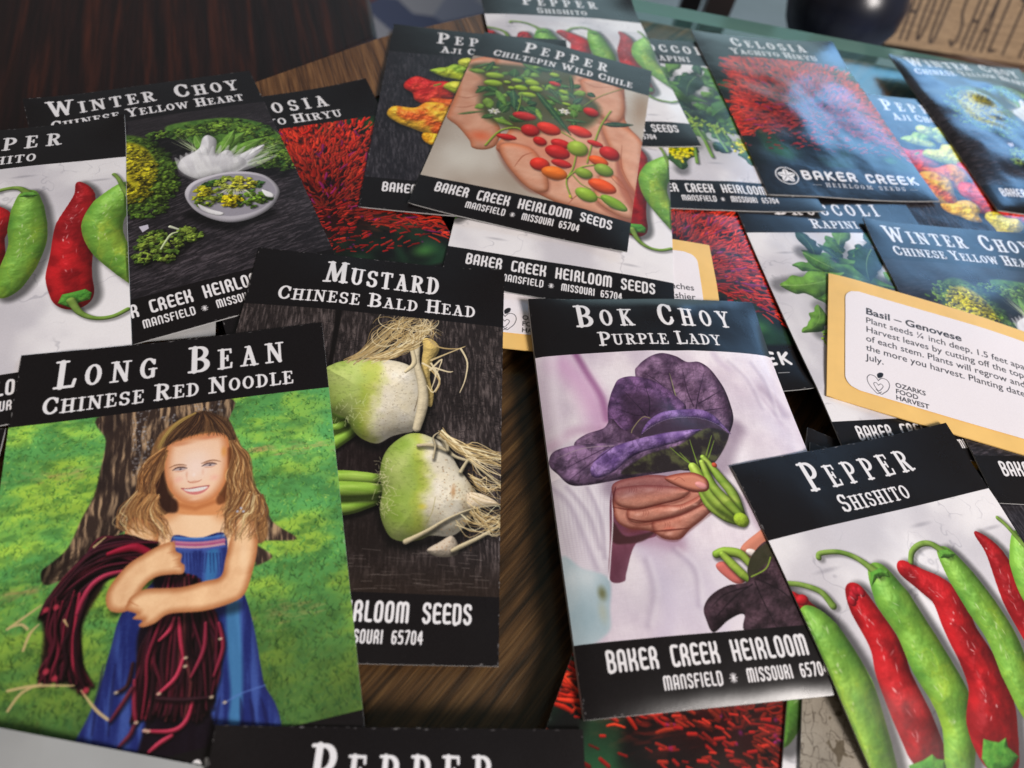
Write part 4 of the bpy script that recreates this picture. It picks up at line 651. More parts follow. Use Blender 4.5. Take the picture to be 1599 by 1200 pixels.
def d_aji():
    cv = Cv(); darkwood(cv, 51, (34, 32, 38), (84, 80, 86), 1.45); J = lambda *p: T('ajiJ', 400, 0, 2.665, p); rng = np.random.default_rng(2)
    def pep(c, r, c0, c1, sd, ang=0):
        t = np.linspace(0, 2*math.pi, 13)[:-1]; q = 1+.22*np.sin(3*t+sd)+.1*np.sin(5*t+2*sd); x = 1.32*r[0]*q*np.cos(t); y = 1.32*r[1]*q*np.sin(t); ca, sa = math.cos(ang), math.sin(ang); p = np.stack([c[0]*R+x*ca-y*sa, c[1]*R+x*sa+y*ca], 1)
        cv.soft(np.concatenate([p, p[:1]])+np.array([6, 9]), 2, 12, .5); cv.form(p, lambda X, Y, d: mix(rgb(*c0), rgb(*c1), sst(.3, .65, fbm(X/55, Y/55, sd, 3))), Rr=min(r)*.8, bump=26, bs=34, seed=sd, amb=.5, dif=.6, spec=.4, sp=16)
    for a in [((.50, .36), (60, 40), (150, 176, 40), (200, 206, 60), 3), ((.36, .44), (52, 36), (130, 170, 40), (190, 206, 50), 5), ((.66, .42), (50, 44), (226, 110, 20), (250, 170, 40), 7), ((.26, .62), (78, 58), (196, 24, 28), (230, 60, 44), 9), ((.50, .58), (80, 56), (170, 190, 40), (210, 206, 60), 11), ((.72, .60), (72, 56), (206, 60, 20), (240, 130, 30), 13), ((.62, .74), (80, 60), (206, 36, 30), (236, 74, 50), 15), ((.40, .76), (70, 56), (220, 90, 30), (246, 160, 40), 4), ((.24, .86), (86, 66), (226, 90, 24), (248, 190, 50), 17), ((.80, .82), (60, 64), (214, 180, 40), (226, 210, 70), 19), ((.55, .92), (84, 62), (200, 30, 30), (236, 70, 46), 21), ((.36, 1.03), (58, 40), (236, 160, 20), (250, 200, 50), 23), ((.74, 1.02), (86, 58), (206, 34, 30), (240, 80, 60), 25), ((.56, 1.12), (56, 44), (216, 190, 40), (230, 214, 70), 27)]: pep(*a)
    for x, y in [(.62, .72), (.56, .9), (.26, .6), (.74, 1.0)]: cv.blob(U((x, y))[0], (12, 9), rgb(120, 24, 24), .7)
    for p in [((.50, .30), (.48, .34), (.5, .37)), ((.3, .56), (.27, .58)), ((.66, .36), (.66, .4))]: cv.tube(U(*p), 5, rgb(120, 150, 50))
    header(cv, 'PEPPER', (.255, .745), 'AJI CHOMBO', (.28, .72)); footer(cv); return cv

def frill(cv, rng, c, r, c0, c1, n=60, s=(8, 18), sd=1, ang=0.0):
    """a mass of crinkled leaf edges: many small rounded lobes, outer ones first"""
    c = np.asarray(c, f4); t0 = np.sort(rng.random(n))[::-1]; ca, sa = math.cos(ang), math.sin(ang)
    for i, q in enumerate(t0):
        a = rng.uniform(0, 6.3); x = r[0]*math.sqrt(q)*math.cos(a); y = r[1]*math.sqrt(q)*math.sin(a); p = c+np.array([x*ca-y*sa, x*sa+y*ca]); rr = rng.uniform(*s)
        k = rng.uniform(.7, 1.15); b = mix(rgb(*c0), rgb(*c1), np.clip(1.1-q+rng.normal(0, .15), 0, 1))
        cv.soft([p+(2, 3), p+(2.5, 3)], rr*.7, 4, .45); t = np.linspace(0, 2*math.pi, 10)[:-1]; w = rr*(1+.35*rng.normal(0, 1, 9)).clip(.5, 1.5)
        cv.form(np.stack([p[0]+w*np.cos(t), p[1]+w*np.sin(t)*.8], 1), lambda X, Y, d, b=b, k=k: b*k*(.75+.5*fbm(X/4, Y/4, sd+i, 2))[..., None], Rr=rr*.6, bump=5, bs=6, seed=sd+i, amb=.5, dif=.62, spec=.06)

def d_wchoy():
    cv = Cv(); rng = np.random.default_rng(6); darkwood(cv, 61, (34, 31, 35), (88, 80, 86), -.22); Q = lambda *p: T('wchoyG', 180, 150, 3.429, p)
    X, Y = cv.grid(); cv.a[:] = mix(cv.a, rgb(38, 33, 36), sst(.6, .3, Y/R)*.7)
    # yellow hearted head on the left
    c = Q((10, 430))[0]
    cv.blob(c+(20, 40), (170, 150), rgb(12, 12, 14), .7)
    cv.poly(Q((-140, 330), (0, 220), (180, 240), (300, 350), (320, 480), (240, 600), (60, 650), (-120, 600)), lambda X, Y, d: mix(rgb(44, 66, 26), rgb(96, 130, 44), fbm(X/9, Y/9, 6, 3)), soft=10); frill(cv, rng, Q((130, 440))[0], (108, 190), (62, 94, 34), (130, 164, 50), 420, (5, 12), 100); frill(cv, rng, Q((0, 440))[0], (125, 170), (80, 110, 38), (140, 168, 50), 200, (5, 12), 500)
    cv.poly(Q((-60, 330), (20, 260), (130, 270), (210, 350), (220, 450), (150, 540), (40, 580), (-80, 520)), lambda X, Y, d: mix(rgb(140, 140, 30), rgb(226, 206, 40), fbm(X/8, Y/8, 5, 3)), soft=14)
    frill(cv, rng, Q((55, 425))[0], (88, 140), (180, 180, 36), (240, 220, 40), 420, (4, 10), 300)
    # long green head behind the white stalks
    cv.soft(Q((280, 260), (600, 400), (900, 400)), 30, 24, .5)
    cv.poly(Q((270, 190), (330, 150), (580, 120), (760, 140), (880, 210), (950, 330), (900, 390), (720, 390), (640, 340), (470, 300), (400, 260)), lambda X, Y, d: mix(rgb(48, 84, 36), rgb(112, 156, 60), fbm(X/14, Y/20, 4, 4)), soft=8)
    for a, r, n in [((400, 200), (70, 26), 50), ((560, 170), (80, 26), 60), ((720, 200), (70, 34), 60), ((840, 270), (60, 50), 60), ((900, 340), (56, 42), 60), ((800, 350), (50, 30), 40), ((240, 215), (34, 14), 16)]:
        frill(cv, rng, Q(a)[0], (r[0], r[1]*1.5), (56, 92, 36), (126, 164, 56), int(n*1.5), (4, 11), int(a[0]))
    for a, b, w in [((520, 330), (700, 200), 26), ((600, 340), (800, 230), 24), ((560, 330), (640, 190), 20), ((480, 320), (430, 220), 20), ((640, 350), (830, 310), 20)]: leaf(cv, Q(a)[0], Q(b)[0], w*.9, rgb(112, 158, 62), 4, .3, (200, 220, 150))
    for k in range(26):
        p = Q((rng.uniform(600, 700), rng.uniform(330, 400)))[0]; e = Q((rng.uniform(800, 900), rng.uniform(240, 330)))[0]; cv.line(np.array([p, (p+e)/2+rng.normal(0, 5, 2), e]), [2.6, 1.6, .5], rgb(196, 212, 170), .5)
    for k in range(16):
        p = Q((430, 310))[0]+rng.normal(0, 6, 2); e = Q((rng.uniform(300, 430), rng.uniform(215, 270)))[0]; cv.line(np.array([p, e]), [1.8, .5], rgb(190, 206, 160), .5)
    wh = lambda X, Y, d: mix(rgb(222, 220, 224), rgb(246, 245, 246), sst(.3, .7, fbm(X/16, Y/90, 5, 3)))
    for pts in [((345, 385), (370, 350), (450, 300), (470, 240), (500, 220), (545, 250), (540, 330), (560, 380), (540, 430), (470, 465), (400, 450), (350, 415)), ((520, 400), (560, 330), (600, 305), (630, 320), (640, 380), (600, 430), (540, 440)), ((560, 430), (640, 350), (730, 300), (800, 270), (780, 310), (720, 370), (670, 420), (600, 440))]:
        p = Q(*pts); cv.soft(cr(p, True, 3)+np.array([3, 5]), 1, 6, .35); cv.form(p, wh, Rr=30, bump=3, bs=26, amb=.6, dif=.46)
    for k in range(15):
        t = ((k*4) % 15)/14; p0 = Q((420+t*200, 430-10*math.sin(t*3)))[0]; ang = -1.95+1.65*t; L = 88+70*t; p1 = p0+L*np.array([math.cos(ang), math.sin(ang)]); mid = (p0+p1)/2+np.array([-6+12*t, 4])
        cv.tube(np.array([p0, mid, p1]), [13, 12, 2.5], rgb(240, 240, 242)*(.92+.08*((k*7) % 5)/4), n=6, amb=.74, dif=.26, al=.55, bump=1, bs=14)
    cv.form(Q((345, 385), (365, 350), (420, 320), (500, 330), (600, 330), (690, 350), (700, 390), (620, 432), (470, 465), (400, 450), (350, 415)), wh, Rr=40, bump=2, bs=30, amb=.62, dif=.42, soft=22, al=.85)
    # bowl
    cv.soft(Q((430, 660), (620, 710), (820, 640)), 14, 20, .6)
    cv.form(Q((380, 555), (400, 500), (470, 460), (600, 430), (720, 425), (820, 450), (880, 510), (870, 570), (820, 630), (720, 680), (620, 698), (520, 680), (430, 630)), rgb(196, 192, 200), Rr=16, amb=.5, dif=.6)
    cv.poly(Q((400, 560), (430, 500), (520, 460), (620, 440), (730, 440), (810, 460), (858, 510), (850, 560), (790, 620), (690, 655), (590, 665), (480, 645), (420, 600)), rgb(150, 146, 156), soft=4)
    for a, r, c0, c1, n in [((530, 490), (26, 12), (40, 74, 30), (70, 110, 40), 16), ((770, 495), (22, 14), (40, 74, 40), (80, 120, 60), 14), ((470, 540), (30, 34), (176, 186, 40), (226, 216, 40), 26), ((740, 570), (50, 36), (66, 104, 34), (126, 166, 50), 50), ((520, 580), (40, 22), (100, 130, 40), (150, 170, 50), 30), ((620, 500), (40, 40), (150, 180, 50), (206, 216, 90), 40), ((690, 490), (34, 30), (190, 196, 50), (226, 220, 70), 30), ((620, 585), (28, 26), (206, 190, 20), (240, 220, 30), 26)]:
        frill(cv, rng, Q(a)[0], r, c0, c1, n, (6, 11), int(a[0]+a[1]))
    cv.form(Q((450, 600), (520, 630), (590, 650), (560, 665), (480, 640)), wh, Rr=8); cv.form(Q((790, 520), (850, 540), (850, 560), (810, 555)), wh, Rr=7)
    for k in range(14): cv.line(np.array([Q((600+k*8, 525))[0], Q((560+k*14+rng.uniform(-10, 10), 545+rng.uniform(-10, 20)))[0]]), [1.8, .7], rgb(226, 230, 190), .6)
    # loose leaves in front
    cv.soft(Q((150, 900), (300, 880), (430, 780)), 10, 14, .5)
    for a, r, n in [((210, 770), (36, 26), 34), ((300, 800), (46, 34), 46), ((390, 740), (34, 20), 30), ((430, 770), (26, 14), 18), ((180, 860), (40, 24), 34), ((160, 810), (20, 18), 12), ((280, 870), (34, 18), 20)]:
        frill(cv, rng, Q(a)[0], r, (66, 100, 34), (150, 176, 66), n, (5, 11), int(a[0]*2))
    cv.tube(Q((250, 830), (300, 760), (340, 745)), [3, 4, 2], rgb(206, 220, 170)); cv.tube(Q((300, 715), (345, 730)), [5, 3], rgb(220, 226, 200)); cv.poly(Q((130, 710), (180, 700), (185, 720), (150, 740)), rgb(200, 196, 210), smooth=False)
    header(cv, 'WINTER CHOY', (.085, .915), 'CHINESE YELLOW HEART', (.085, .915)); footer(cv); return cv

def d_celosia(logo=True):
    cv = Cv(); rng = np.random.default_rng(8 if logo else 12); X, Y = cv.grid(); cv.a[:] = mix(rgb(14, 16, 16), rgb(30, 62, 40), sst(.5, .75, fbm(X/120, Y/160, 3, 3)))
    for u, v, r, c in [(.06, .6, .12, (50, 120, 70)), (.95, .36, .12, (70, 140, 40)), (.03, .95, .12, (34, 90, 60)), (.12, .38, .06, (196, 50, 80)), (.2, 1.2, .16, (44, 100, 60)), (.97, .85, .1, (30, 60, 34)), (.85, 1.22, .08, (70, 130, 60))]:
        cv.blob(U((u, v))[0], (r*R, r*R*.7), rgb(*c), .75)
    cv.blob(U((.5, .72))[0], (300, 330), rgb(40, 8, 12), .9); c0 = np.array([.53, .92])*R
    A_ = np.arctan2(Y-c0[1], X-c0[0]); Q_ = np.hypot((X-c0[0])/.74, Y-c0[1])/R; n_ = fbm(A_*26, Q_*16, 4, 3); cv.a[:] = mix(cv.a, mix(rgb(40, 4, 6), rgb(216, 40, 26), sst(.42, .72, n_)*sst(.1, .45, Q_)), sst(.66, .56, Q_+.06*fbm(A_*9, A_*0, 2, 2))*sst(.22, -.05, (Y-c0[1])/R))
    N = 2300
    for k in range(N):
        a = rng.uniform(-3.35, .35)+rng.normal(0, .05); q = rng.random()**.5; rr = q*(.66+.05*math.sin(a*5)+.06*rng.random())*R
        p = c0+rr*np.array([math.cos(a)*.74, math.sin(a)*1.0])
        if p[1] > 1.25*R or p[1] < .24*R: continue
        e = a+rng.normal(0, .33); L = rng.uniform(22, 56)*(.6+.5*q); w = rng.uniform(2.6, 5.8); sh = .42+.72*q*rng.uniform(.5, 1.15)
        c = mix(rgb(206, 30, 20), rgb(246, 70, 40), rng.random())*sh if rng.random() > .05 else rgb(170, 30, 110)*.8
        m = p+np.array([math.cos(e), math.sin(e)])*L*.5+rng.normal(0, 2.5, 2); t = p+np.array([math.cos(e), math.sin(e)])*L
        cv.tube(np.array([p, m, t]), [w*.7, w, w*.7], c, n=2, amb=.45, dif=.7, spec=.12)
        if rng.random() < .32: cv.blob(p+rng.normal(0, 14, 2), rng.uniform(7, 17), rgb(8, 4, 6), .7)
    for k in range(240):
        p = c0+np.array([rng.normal(0, 140), rng.uniform(-60, 190)]); L = rng.uniform(8, 22); e = rng.uniform(-.6, .4)+(3.14 if rng.random() < .4 else 0)
        cv.tube(np.array([p, p+L*np.array([math.cos(e), math.sin(e)])]), rng.uniform(2, 4.4), mix(rgb(176, 24, 24), rgb(226, 60, 40), rng.random())*rng.uniform(.5, 1), amb=.5)
    for k in range(30): cv.blob(c0+np.array([rng.normal(0, 130), rng.uniform(-120, 180)]), rng.uniform(4, 9), rgb(150, 30, 130), .55)
    header(cv, 'CELOSIA', (.24, .76), 'YACHIYO HIRYU', (.20, .80))
    cv.a[int(1.30*R):] = mix(cv.a[int(1.30*R):], rgb(*INK), np.clip((Y[int(1.30*R):]/R-1.30)/.02, 0, 1))
    if logo:
        c = U((.155, 1.393))[0]; r = .062*R; W = rgb(235, 233, 235); t = np.linspace(0, 2*math.pi, 40); cv.line(np.stack([c[0]+r*np.cos(t), c[1]+r*np.sin(t)], 1), .0034*R, W, n=1)
        for k in range(5):
            a = -1.57+k*1.2566; d = np.array([math.cos(a), math.sin(a)]); n = np.array([-d[1], d[0]])
            cv.poly(np.array([c+d*2, c+d*r*.45+n*r*.30, c+d*r*.84, c+d*r*.45-n*r*.30]), W); cv.line(np.array([c+d*r*.15, c+d*r*.7]), 1.1, rgb(*INK))
        text(cv, 'BAKER CREEK', .245, .945, 1.413, .066, font=TGW, sx=1.25, space=.3, wk=1.15)
        text(cv, 'HEIRLOOM SEEDS', .36, .84, 1.463, .028, sx=1.5, space=.4)
        cv.line(U((.285, 1.452), (.335, 1.452)), 1, rgb(200, 200, 200)); cv.line(U((.865, 1.452), (.915, 1.452)), 1, rgb(200, 200, 200))
    return cv

def _g(*p, w=.2): return [('p', q, w) for q in p]
TGW = {'B': (.6, _g(((.1, .1), (.4, .1), (.5, .2), (.5, .38), (.42, .48), (.1, .48)), ((.1, .48), (.44, .5), (.53, .6), (.53, .8), (.43, .9), (.1, .9), (.1, .1)))),
'A': (.62, _g(((.1, .92), (.1, .25), (.2, .1), (.42, .1), (.52, .25), (.52, .92)), ((.1, .62), (.52, .62)))), 'K': (.62, _g(((.1, .08), (.1, .92)), ((.54, .08), (.16, .52)), ((.2, .45), (.55, .92)))),
'E': (.54, _g(((.5, .1), (.1, .1), (.1, .9), (.5, .9)), ((.1, .5), (.44, .5)))), 'R': (.62, _g(((.1, .92), (.1, .1), (.42, .1), (.52, .2), (.52, .42), (.42, .54), (.1, .54)), ((.36, .54), (.54, .92)))),
'C': (.56, _g(((.5, .24), (.42, .1), (.2, .1), (.1, .22), (.1, .78), (.2, .9), (.42, .9), (.5, .76)))),}

def d_broccoli():
    cv = Cv(); rng = np.random.default_rng(11); marble(cv, 13); cv.blob(U((.5, .8))[0], (300, 320), rgb(70, 84, 66), .6)
    G = [rgb(62, 106, 46), rgb(84, 132, 52), rgb(48, 84, 56), rgb(40, 70, 52), rgb(104, 150, 56)]
    for k in range(80):
        a = rng.uniform(0, 6.3); q = rng.uniform(.0, .34); c = np.array([.5+q*math.cos(a)*1.05, .74+q*math.sin(a)*1.15])*R; e = a+rng.normal(0, .7); L = rng.uniform(70, 150)
        cv.soft([c+(5, 8), c+(6, 8)], 20, 14, .3); leaf(cv, c, c+L*np.array([math.cos(e), math.sin(e)]), rng.uniform(20, 46), G[rng.integers(5)], k, .7, (140, 176, 96), rng.normal(0, .12))
    for a, b, w, c in [((.24, .42), (.62, .66), 46, 1), ((.95, .36), (.78, .66), 60, 2), ((.05, .62), (.40, .56), 46, 4), ((.38, .98), (.3, 1.26), 60, 0), ((.14, .9), (.52, .82), 30, 4), ((.62, .4), (.5, .62), 50, 3), ((.9, .6), (.6, .8), 50, 0)]:
        cv.soft(U(a, b), 22, 14, .4); leaf(cv, U(a)[0], U(b)[0], w, G[c], int(w), .6, (176, 206, 130), .08)
    for pts in [((.5, 1.15), (.48, .95), (.46, .78)), ((.6, 1.1), (.58, .95), (.62, .85)), ((.4, 1.2), (.42, 1.0), (.36, .84)), ((.25, 1.02), (.35, .94), (.46, .9))]: cv.tube(U(*pts), [7, 6, 4], rgb(124, 168, 70), shadow=(3, 5, 4, .4))
    for cx, cy in ((.46, .86), (.36, .8), (.6, .9), (.2, .96), (.72, 1.02), (.3, 1.06)):
        for k in range(46):
            p = np.array([cx, cy])*R+rng.normal(0, 1, 2)*(30, 18); cv.ball(p, (rng.uniform(5, 9), rng.uniform(3, 5)), mix(rgb(120, 160, 44), rgb(176, 196, 56), rng.random()), ang=rng.uniform(0, 3), amb=.55)
    for cx, cy in ((.74, 1.06), (.22, 1.06), (.36, 1.1), (.8, 1.12), (.84, .98), (.3, 1.14)):
        for k in range(34):
            p = np.array([cx, cy])*R+rng.normal(0, 1, 2)*(24, 17); cv.soft([p+(1, 2), p+(2, 2)], 4, 3, .3); cv.ball(p, (rng.uniform(6, 11), rng.uniform(5, 8)), mix(rgb(206, 196, 20), rgb(240, 226, 40), rng.random()), ang=rng.uniform(0, 3), amb=.6)
    header(cv, 'BROCCOLI', (.20, .80), 'RAPINI', (.37, .63)); footer(cv); return cv

def d_crack():
    cv = Cv(); X, Y = cv.grid(); n = fbm(X/60, Y/60, 3, 4); cv.a[:] = mix(rgb(120, 112, 100), rgb(172, 164, 150), n)
    w1 = np.abs(fbm(X/16, Y/30, 11, 2)-.5); w2 = np.abs(fbm(X/34, Y/13, 17, 2)-.5); cv.a[:] = mix(cv.a, rgb(62, 54, 46), sst(.03, 0, w1)*.7+sst(.025, 0, w2)*.6); cv.a[:] = mix(cv.a, rgb(84, 74, 58), sst(.66, .74, fbm(X/20, Y/20, 21, 3))*.8)
    cv.a += .06*(fbm(X/2, Y/2, 5, 2)-.5)[..., None]; cv.a[:int(HB*R)] = rgb(*INK); footer(cv); return cv

# ---------------------------------------------------------------- materials
def mat(name):
    m = bpy.data.materials.new(name); m.use_nodes = True; n = m.node_tree.nodes; b = n['Principled BSDF']; return m, n, m.node_tree.links, b
def flat(name, col, rough=.5, spec=.5, var=.12, scale=60., bump=0.):
    m, n, l, b = mat(name); tc = n.new('ShaderNodeTexCoord'); no = n.new('ShaderNodeTexNoise'); no.inputs['Scale'].default_value = scale; no.inputs['Detail'].default_value = 5
    r = n.new('ShaderNodeValToRGB'); l.new(tc.outputs['Object'], no.inputs['Vector']); l.new(no.outputs['Fac'], r.inputs[0]); l.new(r.outputs[0], b.inputs['Base Color'])
    c = np.array(col); r.color_ramp.elements[0].position = .3; r.color_ramp.elements[1].position = .7
    r.color_ramp.elements[0].color = (*np.clip(c*(1-var), 0, 1), 1); r.color_ramp.elements[1].color = (*np.clip(c*(1+var), 0, 1), 1)
    b.inputs['Roughness'].default_value = rough; b.inputs['Specular IOR Level'].default_value = spec
    if bump:
        bp = n.new('ShaderNodeBump'); bp.inputs['Strength'].default_value = bump; bp.inputs['Distance'].default_value = .001; l.new(no.outputs['Fac'], bp.inputs['Height']); l.new(bp.outputs[0], b.inputs['Normal'])
    return m
def lin(c):
    c = np.asarray(c, float)/255; return tuple(np.where(c <= .04045, c/12.92, ((c+.055)/1.055)**2.4))
def printed(name, cv, rough=.27, spec=.5, bump=.06):
    """computed print -> image texture with a faint paper crinkle and glossy varnish"""
    rw = np.random.default_rng(len(name)+cv.W)
    for k in range(130):   # scuffs along the folded paper edges
        t = rw.integers(4); e_ = abs(rw.normal(0, 1.6)); x = (e_, cv.W-e_, rw.random()*cv.W, rw.random()*cv.W)[t]; y = (rw.random()*cv.H, rw.random()*cv.H, e_, cv.H-e_)[t]
        cv.blob((x, y), (rw.uniform(1, 2.2), rw.uniform(2, 9)) if t < 2 else (rw.uniform(2, 9), rw.uniform(1, 2.2)), rgb(206, 204, 202), rw.uniform(.15, .7))
    cv.a += (rw.normal(0, 1, cv.a.shape[:2])[..., None]*.012).astype(f4)
    a = np.ones((cv.H, cv.W, 4), f4); a[..., :3] = np.clip(cv.a[::-1], 0, 1)
    im = bpy.data.images.new(name, cv.W, cv.H); im.pixels.foreach_set(a.ravel()); im.update(); im.pack()
    m, n, l, b = mat(name); t = n.new('ShaderNodeTexImage'); t.image = im; t.interpolation = 'Cubic'; t.extension = 'EXTEND'
    l.new(t.outputs[0], b.inputs['Base Color']); b.inputs['Specular IOR Level'].default_value = spec
    tc = n.new('ShaderNodeTexCoord'); no = n.new('ShaderNodeTexNoise'); no.inputs['Scale'].default_value = 70; no.inputs['Detail'].default_value = 4; l.new(tc.outputs['Object'], no.inputs['Vector'])
    mr = n.new('ShaderNodeMapRange'); mr.inputs['To Min'].default_value = rough-.05; mr.inputs['To Max'].default_value = rough+.08; l.new(no.outputs['Fac'], mr.inputs['Value']); l.new(mr.outputs[0], b.inputs['Roughness'])
    bp = n.new('ShaderNodeBump'); bp.inputs['Strength'].default_value = bump; bp.inputs['Distance'].default_value = .002; l.new(no.outputs['Fac'], bp.inputs['Height']); l.new(bp.outputs[0], b.inputs['Normal'])
    return m
def wood(name, c0, c1, c2, ang, rough=.4, scale=1.0, coat=0.0):
    m, n, l, b = mat(name); tc = n.new('ShaderNodeTexCoord'); mp = n.new('ShaderNodeMapping'); mp.inputs['Rotation'].default_value = (0, 0, ang); mp2 = n.new('ShaderNodeMapping'); mp2.inputs['Scale'].default_value = (5*scale, 120*scale, 60*scale)
    l.new(tc.outputs['Object'], mp.inputs[0]); l.new(mp.outputs[0], mp2.inputs[0])
    n1 = n.new('ShaderNodeTexNoise'); n1.inputs['Scale'].default_value = 2.2; n1.inputs['Detail'].default_value = 7; n1.inputs['Roughness'].default_value = .62; n1.inputs['Distortion'].default_value = .6; l.new(mp2.outputs[0], n1.inputs['Vector'])
    r = n.new('ShaderNodeValToRGB'); l.new(n1.outputs['Fac'], r.inputs[0]); e = r.color_ramp.elements; e[0].position = .36; e[0].color = (*lin(c0), 1); e[1].position = .68; e[1].color = (*lin(c2), 1); x = e.new(.5); x.color = (*lin(c1), 1)
    mp3 = n.new('ShaderNodeMapping'); mp3.inputs['Scale'].default_value = (40*scale, 900*scale, 500*scale); l.new(mp.outputs[0], mp3.inputs[0]); n2 = n.new('ShaderNodeTexNoise'); n2.inputs['Scale'].default_value = 1.5; n2.inputs['Detail'].default_value = 3; l.new(mp3.outputs[0], n2.inputs['Vector'])
    mx = n.new('ShaderNodeMix'); mx.data_type = 'RGBA'; mx.blend_type = 'MULTIPLY'; r2 = n.new('ShaderNodeValToRGB'); r2.color_ramp.elements[0].position = .35; r2.color_ramp.elements[0].color = (.35, .3, .3, 1); r2.color_ramp.elements[1].position = .6; l.new(n2.outputs['Fac'], r2.inputs[0])
    mx.inputs['Factor'].default_value = .8; l.new(r.outputs[0], mx.inputs['A']); l.new(r2.outputs[0], mx.inputs['B']); l.new(mx.outputs['Result'], b.inputs['Base Color'])
    bp = n.new('ShaderNodeBump'); bp.inputs['Strength'].default_value = .25; bp.inputs['Distance'].default_value = .0006; l.new(n2.outputs['Fac'], bp.inputs['Height']); l.new(bp.outputs[0], b.inputs['Normal'])
    b.inputs['Roughness'].default_value = rough; b.inputs['Coat Weight'].default_value = coat; b.inputs['Coat Roughness'].default_value = .15
    return m
M_PAPER = flat('white_paper', (.42, .42, .42), .5, .4, .06, 200)
M_OAK = wood('brown_oak', (54, 30, 18), (108, 68, 40), (144, 98, 60), math.radians(-62), .38)
M_DARK = wood('dark_stained_wood', (24, 8, 8), (36, 14, 11), (74, 32, 17), math.radians(62), .5, .45, 0)
M_LEGS = flat('black_brown_wood', (.020, .012, .010), .35)

# ---------------------------------------------------------------- mesh helpers
def link(o, parent=None):
    COL.objects.link(o)
    if parent: o.parent = parent
    return o
def mesh(name, vs, fs, m, parent=None, uv=None, smooth=True, mi=None, mats=None):
    me = bpy.data.meshes.new(name); me.from_pydata([tuple(v) for v in vs], [], fs); 
    for x in (mats or [m]): me.materials.append(x)
    if mi is not None: me.polygons.foreach_set('material_index', mi)
    me.polygons.foreach_set('use_smooth', [smooth]*len(fs))
    if uv is not None:
        L = me.uv_layers.new(name='print'); idx = np.empty(len(me.loops), int); me.loops.foreach_get('vertex_index', idx); L.data.foreach_set('uv', np.asarray(uv, f4)[idx].ravel())
    me.update(); return link(bpy.data.objects.new(name, me), parent)
def box(name, c, s, m, parent=None, rot=0, bev=.0):
    vs = [(x*s[0]/2, y*s[1]/2, z*s[2]/2) for x in (-1, 1) for y in (-1, 1) for z in (-1, 1)]
    fs = [(0, 1, 3, 2), (4, 6, 7, 5), (0, 4, 5, 1), (2, 3, 7, 6), (0, 2, 6, 4), (1, 5, 7, 3)]
    o = mesh(name, np.array(vs)*S, fs, m, parent, smooth=False); o.location = Vector(c)*S; o.rotation_euler = (0, 0, rot)
    if bev:
        b = o.modifiers.new('edge', 'BEVEL'); b.width = bev*S; b.segments = 3
    return o
def tag(o, label, cat, group=None, kind=None):
    if kind: o['kind'] = kind
    if label: o['label'] = label
    if cat: o['category'] = cat
    if group: o['group'] = group
    return o
def prism(name, pts, z0, z1, m, parent=None, mats=None, bev=0):
    n = len(pts); vs = [(x*S, y*S, z0*S) for x, y in pts]+[(x*S, y*S, z1*S) for x, y in pts]
    fs = [tuple(range(n))[::-1], tuple(range(n, 2*n))]+[(i, (i+1) % n, n+(i+1) % n, n+i) for i in range(n)]
    o = mesh(name, vs, fs, m, parent, smooth=False, mats=mats, mi=([0, 0]+[1]*n) if mats else None)
    if bev:
        b = o.modifiers.new('edge', 'BEVEL'); b.width = bev*S; b.segments = 3; b.limit_method = 'ANGLE'
    return o

# ---------------------------------------------------------------- room floor, table, things behind
FZ = -8.5
fl = box('floor', (0, 6, FZ-.5), (90, 90, 1), flat('pale_floor', (.30, .36, .42), .35, .5, .25, 3.0)); tag(fl, None, None, kind='structure')
tbl = link(bpy.data.objects.new('display_table', None)); tag(tbl, 'brown oak table with a glass top under all the seed packets', 'table')
OUT = [(.1, 4.56), (-.45, 4.22), (-1.2, 3.40), (-1.72, 2.62), (-2.35, 1.6), (-2.7, .6), (-2.75, -.9), (-2.0, -2.6), (2.5, -3.2), (6.2, -2.6), (7.6, .4), (7.0, 3.6), (5.6, 5.0), (4.4, 5.1), (2.89, 4.92), (1.4, 4.72)][::-1]
cen_ = np.array([2.2, .9])
prism('wooden_top', [tuple(cen_+(np.array(p)-cen_)*.985) for p in OUT], -.55, -.085, M_OAK, tbl, bev=.06)
mg, n, l, b = mat('clear_glass'); n.remove(b); lw = n.new('ShaderNodeFresnel'); lw.inputs['IOR'].default_value = 1.5; tr = n.new('ShaderNodeBsdfTransparent'); tr.inputs[0].default_value = (.90, .95, .93, 1); gl = n.new('ShaderNodeBsdfGlossy'); gl.inputs['Roughness'].default_value = .22; gl.inputs[0].default_value = (.80, .92, .88, 1)
mx = n.new('ShaderNodeMixShader'); ge = n.new('ShaderNodeNewGeometry'); ml = n.new('ShaderNodeMath'); ml.operation = 'MULTIPLY'; iv = n.new('ShaderNodeMath'); iv.operation = 'SUBTRACT'; iv.inputs[0].default_value = 1; l.new(ge.outputs['Backfacing'], iv.inputs[1]); l.new(iv.outputs[0], ml.inputs[0]); l.new(lw.outputs[0], ml.inputs[1]); l.new(ml.outputs[0], mx.inputs[0]); l.new(tr.outputs[0], mx.inputs[1]); l.new(gl.outputs[0], mx.inputs[2]); l.new(mx.outputs[0], n['Material Output'].inputs[0])
me_, n, l, b = mat('green_glass_edge'); b.inputs['Base Color'].default_value = (.22, .40, .38, 1); b.inputs['Roughness'].default_value = .15; b.inputs['Transmission Weight'].default_value = .4
GLS = [p if p not in ((-1.2, 3.40), (-1.72, 2.62), (-2.35, 1.6), (-2.7, .6)) else (p[0]+.42, p[1]-.12) for p in OUT]
prism('glass_sheet', [tuple(cen_+(np.array(p)-cen_)*.992) for p in GLS], -.075, 0, mg, tbl, mats=[mg, me_])
